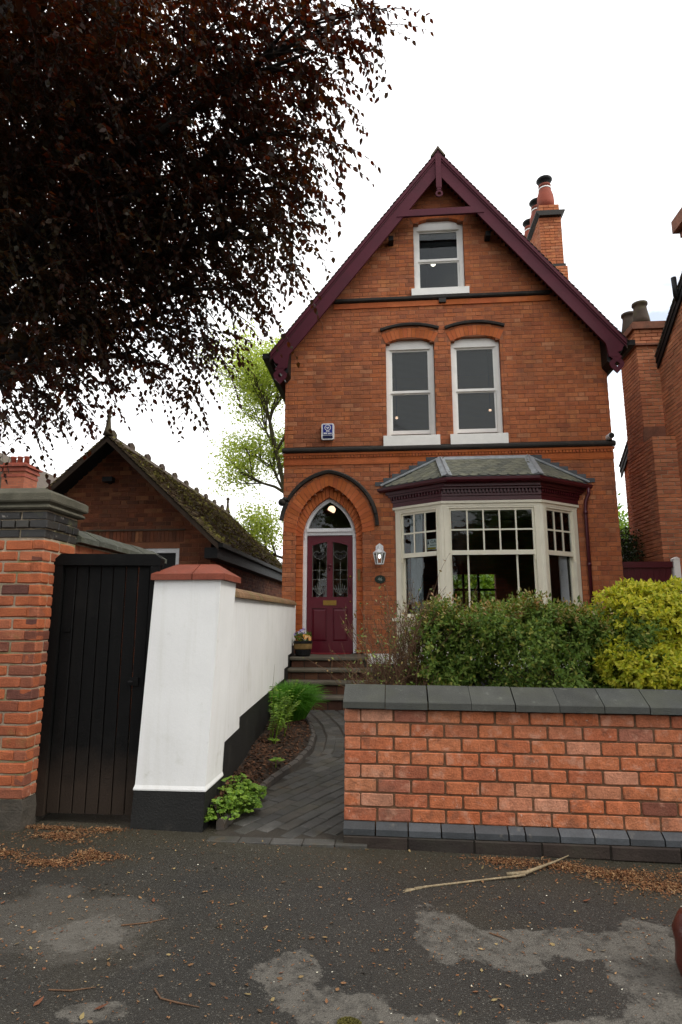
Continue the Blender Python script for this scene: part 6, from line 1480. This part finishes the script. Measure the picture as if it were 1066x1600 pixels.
for i in range(17):
    az = rng.uniform(-.9, 1.9); h = rng.uniform(.2, .6); out = rng.uniform(.1, .34); p0 = np.array([rng.normal(.05, .05), rng.normal(0, .3), 0]); e = p0 + np.array([math.cos(az) * out, -abs(math.sin(az)) * out, h]); m_ = p0 + (e - p0) * .55 + np.array([0, 0, .12]); mb.tube([tuple(p0), tuple(m_), tuple(e)], [.004, .003, .0015], 4)
    for t in np.linspace(.3, 1, 12):
        q = (1 - t) ** 2 * p0 + 2 * t * (1 - t) * m_ + t * t * e; d = e - p0; sd = np.cross(d, [0, 0, 1.]); sd = sd / (np.linalg.norm(sd) + 1e-6)
        for s_ in (-1, 1): LP.append(q); LD.append(sd * s_ + d * .7 + np.array([0, 0, -.15])); LN.append([rng.normal(0, .3), rng.normal(-.3, .3), 1])
LP, LD, LN = np.array(LP), np.array(LD), np.array(LN); Ls = rng.uniform(.035, .065, len(LP)); V, F = leaf_arrays(LP, LD, LN, Ls, Ls * .42); add('leaves', np_mesh('leaves', V, F, M['herb']), fe); mb.build('stalks', M['herb'], fe)
mb = MB(); mb.tube([(-.02, -.1, 0), (.0, -.1, .4), (.03, -.1, .80)], [.004, .003, .001], 4); mb.build('dry_stem', M['twig'], fe)
gr = empty('grass_tuft', (-1.36, 8.25, .25), 'bright green fine grassy tuft spilling over the path edge by the steps', 'plant')
k = 2200; a = rng.uniform(0, 2 * np.pi, k); r0 = rng.uniform(0, .2, k); out = rng.uniform(.02, .34, k); h = rng.uniform(.26, .5, k)
p0 = np.stack([r0 * np.cos(a), r0 * np.sin(a) * 1.6, np.zeros(k)], 1); d = np.stack([np.cos(a), np.sin(a) * 1.5, np.zeros(k)], 1); p1 = p0 + d * out[:, None] * .5 + np.array([0, 0, 1])[None] * h[:, None] * .75; p2 = p0 + d * out[:, None] * 1.1 + np.array([0, 0, 1])[None] * (h - out * .35)[:, None]
V, F = tube_arrays(np.stack([p0, p1, p2], 1), np.tile([.003, .0028, .0008], (k, 1)), 3); add('blades', np_mesh('blades', V, F, M['grass']), gr)
for i, (x, y, lb) in enumerate([(-1.12, 5.95, 'small broad-leaved green seedling in the mulch nearest the kerb'), (-1.3, 6.75, 'small pale broad-leaved seedling in the mulch nearer the wall')]):
    t = empty('seedling', (x, y, bed_z(x, y) - .02), lb, 'plant', 'seedlings in the mulch')
    k = 6; aa = np.linspace(0, 6.28, k, endpoint=False) + i; V, F = leaf_arrays(np.tile([0, 0, .04], (k, 1)) + rng.normal(0, .01, (k, 3)), np.stack([np.cos(aa), np.sin(aa), np.full(k, .35)], 1), np.tile([0, -.3, 1.], (k, 1)), np.full(k, .075), np.full(k, .05)); add('leaves', np_mesh('leaves', V, F, M['herb']), t); MB().tube([(0, 0, -.02), (0, 0, .045)], .004, 5).build('stalk', M['herb'], t)
# bark chips
k = 5200; y = rng.uniform(4.75, 9.2, k); w0 = np.array([wallx(v) for v in y]); w1 = np.array([kerb_x(v) for v in y]); t = rng.uniform(.02, .98, k); x = w0 + (w1 - w0 - .03) * t
z = np.array([path_z(v) for v in y]) + .05 + .10 * np.sin(np.pi * np.minimum(1, (1 - t) * .62)) + .015 * np.sin(5 * y + 7 * t)
D = np.stack([rng.normal(0, 1, k), rng.normal(0, 1, k), rng.normal(0, .25, k)], 1); Ls = rng.uniform(.015, .055, k); V, F = leaf_arrays(np.stack([x, y, z], 1), D, np.tile([0, 0, 1.], (k, 1)) + rng.normal(0, .4, (k, 3)), Ls, Ls * rng.uniform(.25, .5, k), .08)
setp(add('bark_mulch', np_mesh('bark_mulch', V, F, M['mulch'])), 'brown bark chips covering the planting bed', 'mulch', kind='stuff')
# flower tub on the top step
tb = empty('flower_tub', (-1.56, 10.60, .906), 'small dark half-barrel tub of pansies on the top step', 'planter')
MB().lathe([(.115, 0), (.13, .02), (.145, .14), (.15, .15)], (0, 0, 0), 16).build('tub', M['black_metal'], tb, smooth=False)
MB().lathe([(.148, .12), (.157, .13), (.162, .21), (.155, .22)], (0, 0, 0), 16).build('wooden_band', M['wood_barrel'], tb); MB().lathe([(.158, .212), (.168, .222), (.168, .255), (.13, .26)], (0, 0, 0), 16).build('rim', M['black_metal'], tb)
k = 260; a = rng.uniform(0, 6.28, k); rr = .15 * np.sqrt(rng.uniform(0, 1, k)); P = np.stack([rr * np.cos(a), rr * np.sin(a), .25 + rng.uniform(0, .13, k)], 1); V, F = leaf_arrays(P, rng.normal(0, 1, (k, 3)) + np.array([0, 0, .8]), rng.normal(0, 1, (k, 3)), np.full(k, .05), np.full(k, .022)); add('foliage', np_mesh('foliage', V, F, M['hedge']), tb)
for nm, mt, pts in (('violet_blooms', 'violet', [(-.06, -.05, .40), (-.02, -.08, .43), (.02, -.04, .46), (-.1, 0, .39), (-.13, -.04, .37), (.01, -.09, .39)]), ('orange_blooms', 'orange', [(.08, -.1, .34), (.11, -.06, .33), (.06, -.12, .31), (.12, -.02, .32), (.04, -.11, .35), (.13, -.07, .29)])):
    LP, LD, LN = [], [], []
    for (a_, b_, c_) in pts:
        for j in range(5): LP.append((a_, b_, c_)); LD.append((math.cos(j * 1.256), -.25, math.sin(j * 1.256))); LN.append((0, -1, .2))
    V, F = leaf_arrays(np.array(LP), np.array(LD), np.array(LN), np.full(len(LP), .032), np.full(len(LP), .034), .1); setp(add(nm, np_mesh(nm, V, F, M[mt]), tb), kind='stuff')

# ================================================================== LITTER on the pavement
def ground_pts(x, y, h=.003): return np.stack([x, y, -.02 * (np.clip(x, -9, 9) + .5) + h], 1)
piles = [(-2.45, 4.47, .42, .05, 1120), (-2.3, 4.33, .26, .12, 1760), (-1.92, 4.02, .19, .10, 1760), (-2.55, 3.98, .34, .12, 1440), (-2.15, 3.88, .26, .08, 1120), (-2.7, 3.75, .34, .08, 960), (-2.05, 4.50, .16, .035, 400),
         (.70, 4.30, .22, .08, 1440), (1.05, 4.27, .28, .08, 1440), (1.35, 4.18, .32, .12, 2720), (1.6, 4.04, .32, .12, 2400), (1.9, 4.2, .35, .15, 1600), (2.3, 4.2, .4, .15, 960)]
P, Hh = [], []
for (cx, cy, rx, ry, n) in piles:
    a = rng.uniform(0, 6.283, n); rr = np.abs(rng.normal(0, .55, n)); w = 1 + .35 * np.sin(3 * a + cx * 9) + .2 * np.sin(7 * a)
    P.append(ground_pts(cx + rr * np.cos(a) * rx * w, cy + rr * np.sin(a) * ry * w, .004 + .014 * np.clip(1 - rr, 0, 1) * rng.uniform(0, 1, n)))
P = np.concatenate(P); P = P[P[:, 1] < 4.58]; k = len(P); D = np.stack([rng.normal(0, 1, k), rng.normal(0, 1, k), rng.normal(.1, .3, k)], 1); Ls = rng.uniform(.010, .024, k)
V, F = leaf_arrays(P, D, np.tile([0, 0, 1.], (k, 1)) + rng.normal(0, .5, (k, 3)), Ls, Ls * rng.uniform(.25, .45, k), .15)
setp(add('bud_scales', np_mesh('bud_scales', V, F, M['flakes'])), 'brown drifts of fallen beech bud scales on the pavement', 'litter', kind='stuff')
def scatter(n, lo, hi, mat, name, label, wid, y0=2.0, y1=4.42):
    x = rng.uniform(-3.2, 2.6, n); y = y1 - (y1 - y0) * rng.beta(1.2, 1.3, n); D = np.stack([rng.normal(0, 1, n), rng.normal(0, 1, n), rng.normal(.05, .12, n)], 1); L = rng.uniform(lo, hi, n)
    V, F = leaf_arrays(ground_pts(x, y, .005), D, np.tile([0, 0, 1.], (n, 1)) + rng.normal(0, .25, (n, 3)), L, L * wid, -.12); setp(add(name, np_mesh(name, V, F, mat)), label, 'litter', kind='stuff')
scatter(4200, .006, .02, M['flakes'], 'crumbs', 'brown flecks scattered thinly over the tarmac', .4)
scatter(420, .012, .034, M['dry_leaf'], 'fallen_leaves', 'small dry leaves scattered over the tarmac', .55); scatter(200, .004, .012, M['petal'], 'fallen_petals', 'tiny white petals scattered over the tarmac', .7)
for (x, y, L, a, lb) in [(-1.18, 2.56, .06, .4, 'larger orange-brown fallen leaf near the lower left corner'), (-1.42, 2.55, .05, 1.2, 'brown curled leaf in the lower left corner'), (-1.30, 3.46, .035, 2.0, 'small rust red leaf on the left of the pavement'), (1.02, 3.78, .05, .1, 'tan fallen leaf below the drift on the right')]:
    V, F = leaf_arrays(np.array([[0, 0, .006]]), np.array([[math.cos(a), math.sin(a), .05]]), np.array([[0, .2, 1.]]), np.array([L]), np.array([L * .5]), -.2); o = add('fallen_leaf', np_mesh('fallen_leaf', V, F, M['dry_leaf'])); o.location = (x, y, gz(x)); setp(o, lb, 'leaf', 'larger leaves on the pavement')
st_ = empty('dead_stem', (.6, 4.05, gz(.6)), 'long pale snapped dead stem lying on the pavement by the wall', 'stick')
mb = MB(); mb.tube([(-.50, -.235, .012), (-.42, -.19, .012), (-.1, -.07, .010), (.12, .0, .012), (.17, .02, .015)], [.011, .006, .0055, .006, .008], 7); mb.build('long_piece', M['stick'], st_, smooth=True)
mb = MB(); mb.tube([(.06, -.0, .02), (.18, .04, .018), (.4, .24, .014), (.52, .36, .012)], [.011, .011, .006, .003], 7); mb.build('snapped_piece', M['stick'], st_, smooth=True)
mb = MB()
for i in range(9): mb.tube([(-.49, -.232, .012), (-.54 - random.uniform(0, .03), -.26 + random.uniform(-.03, .03), .010 + random.uniform(0, .01))], [.005, .0012], 4)
setp(mb.build('frayed_end', M['stick'], st_), kind='stuff')
for (pts, lb) in [([(-1.42, 2.66), (-1.33, 2.665), (-1.24, 2.70)], 'thin straight twig at the lower left of the pavement'), ([(-1.0, 2.72), (-.95, 2.66), (-.87, 2.64), (-.78, 2.625)], 'thin bent twig left of the pale patch'), ([(-1.36, 3.20), (-1.25, 3.24), (-1.16, 3.30)], 'small twig further up the left side of the pavement'), ([(.45, 3.36), (.50, 3.33), (.53, 3.30)], 'short dark twig on the pale patch at the right')]:
    m_ = MB(); x0, y0 = pts[0]; m_.tube([(x - x0, y - y0, gz(x) - gz(x0) + .005) for x, y in pts], [.0035] * (len(pts) - 1) + [.0015], 5); o = m_.build('fallen_twig', M['twig']); o.location = (x0, y0, gz(x0)); setp(o, lb, 'twig', 'twigs on the pavement')
# moss cushion at the bottom edge
k = 900; a = rng.uniform(0, 6.28, k); rr = np.sqrt(rng.uniform(0, 1, k)); P = ground_pts(-.19 + rr * np.cos(a) * .045, 2.60 + rr * np.sin(a) * .03, .002); P[:, 2] += .012 * (1 - rr ** 2); V, F = leaf_arrays(P, rng.normal(0, .6, (k, 3)) + np.array([0, 0, 1.]), rng.normal(0, 1, (k, 3)), np.full(k, .007), np.full(k, .005)); setp(add('moss_patch', np_mesh('moss_patch', V, F, M['moss'])), 'little cushion of green moss in the tarmac at the bottom edge', 'moss', kind='stuff')
# brown rounded object cut by the right edge
bg = empty('brown_bag', (1.46, 3.02, gz(1.46)), 'glossy dark brown rounded bag cut off by the right edge', 'bag')
mb = MB(); prof = [(.19, .0), (.25, .03), (.268, .09), (.262, .13), (.262, .17), (.27, .22), (.24, .28), (.15, .32), (.03, .33)]; mb.lathe(prof, (0, 0, 0), 24); o = mb.build('body', M['bag'], bg, smooth=True); o.scale = (1, .55, 1)
mb = MB(); mb.tube([(-.10, 0, .30), (-.09, 0, .40), (0, 0, .45), (.09, 0, .40), (.10, 0, .30)], .012, 7); mb.build('handle', M['bag'], bg, smooth=True)
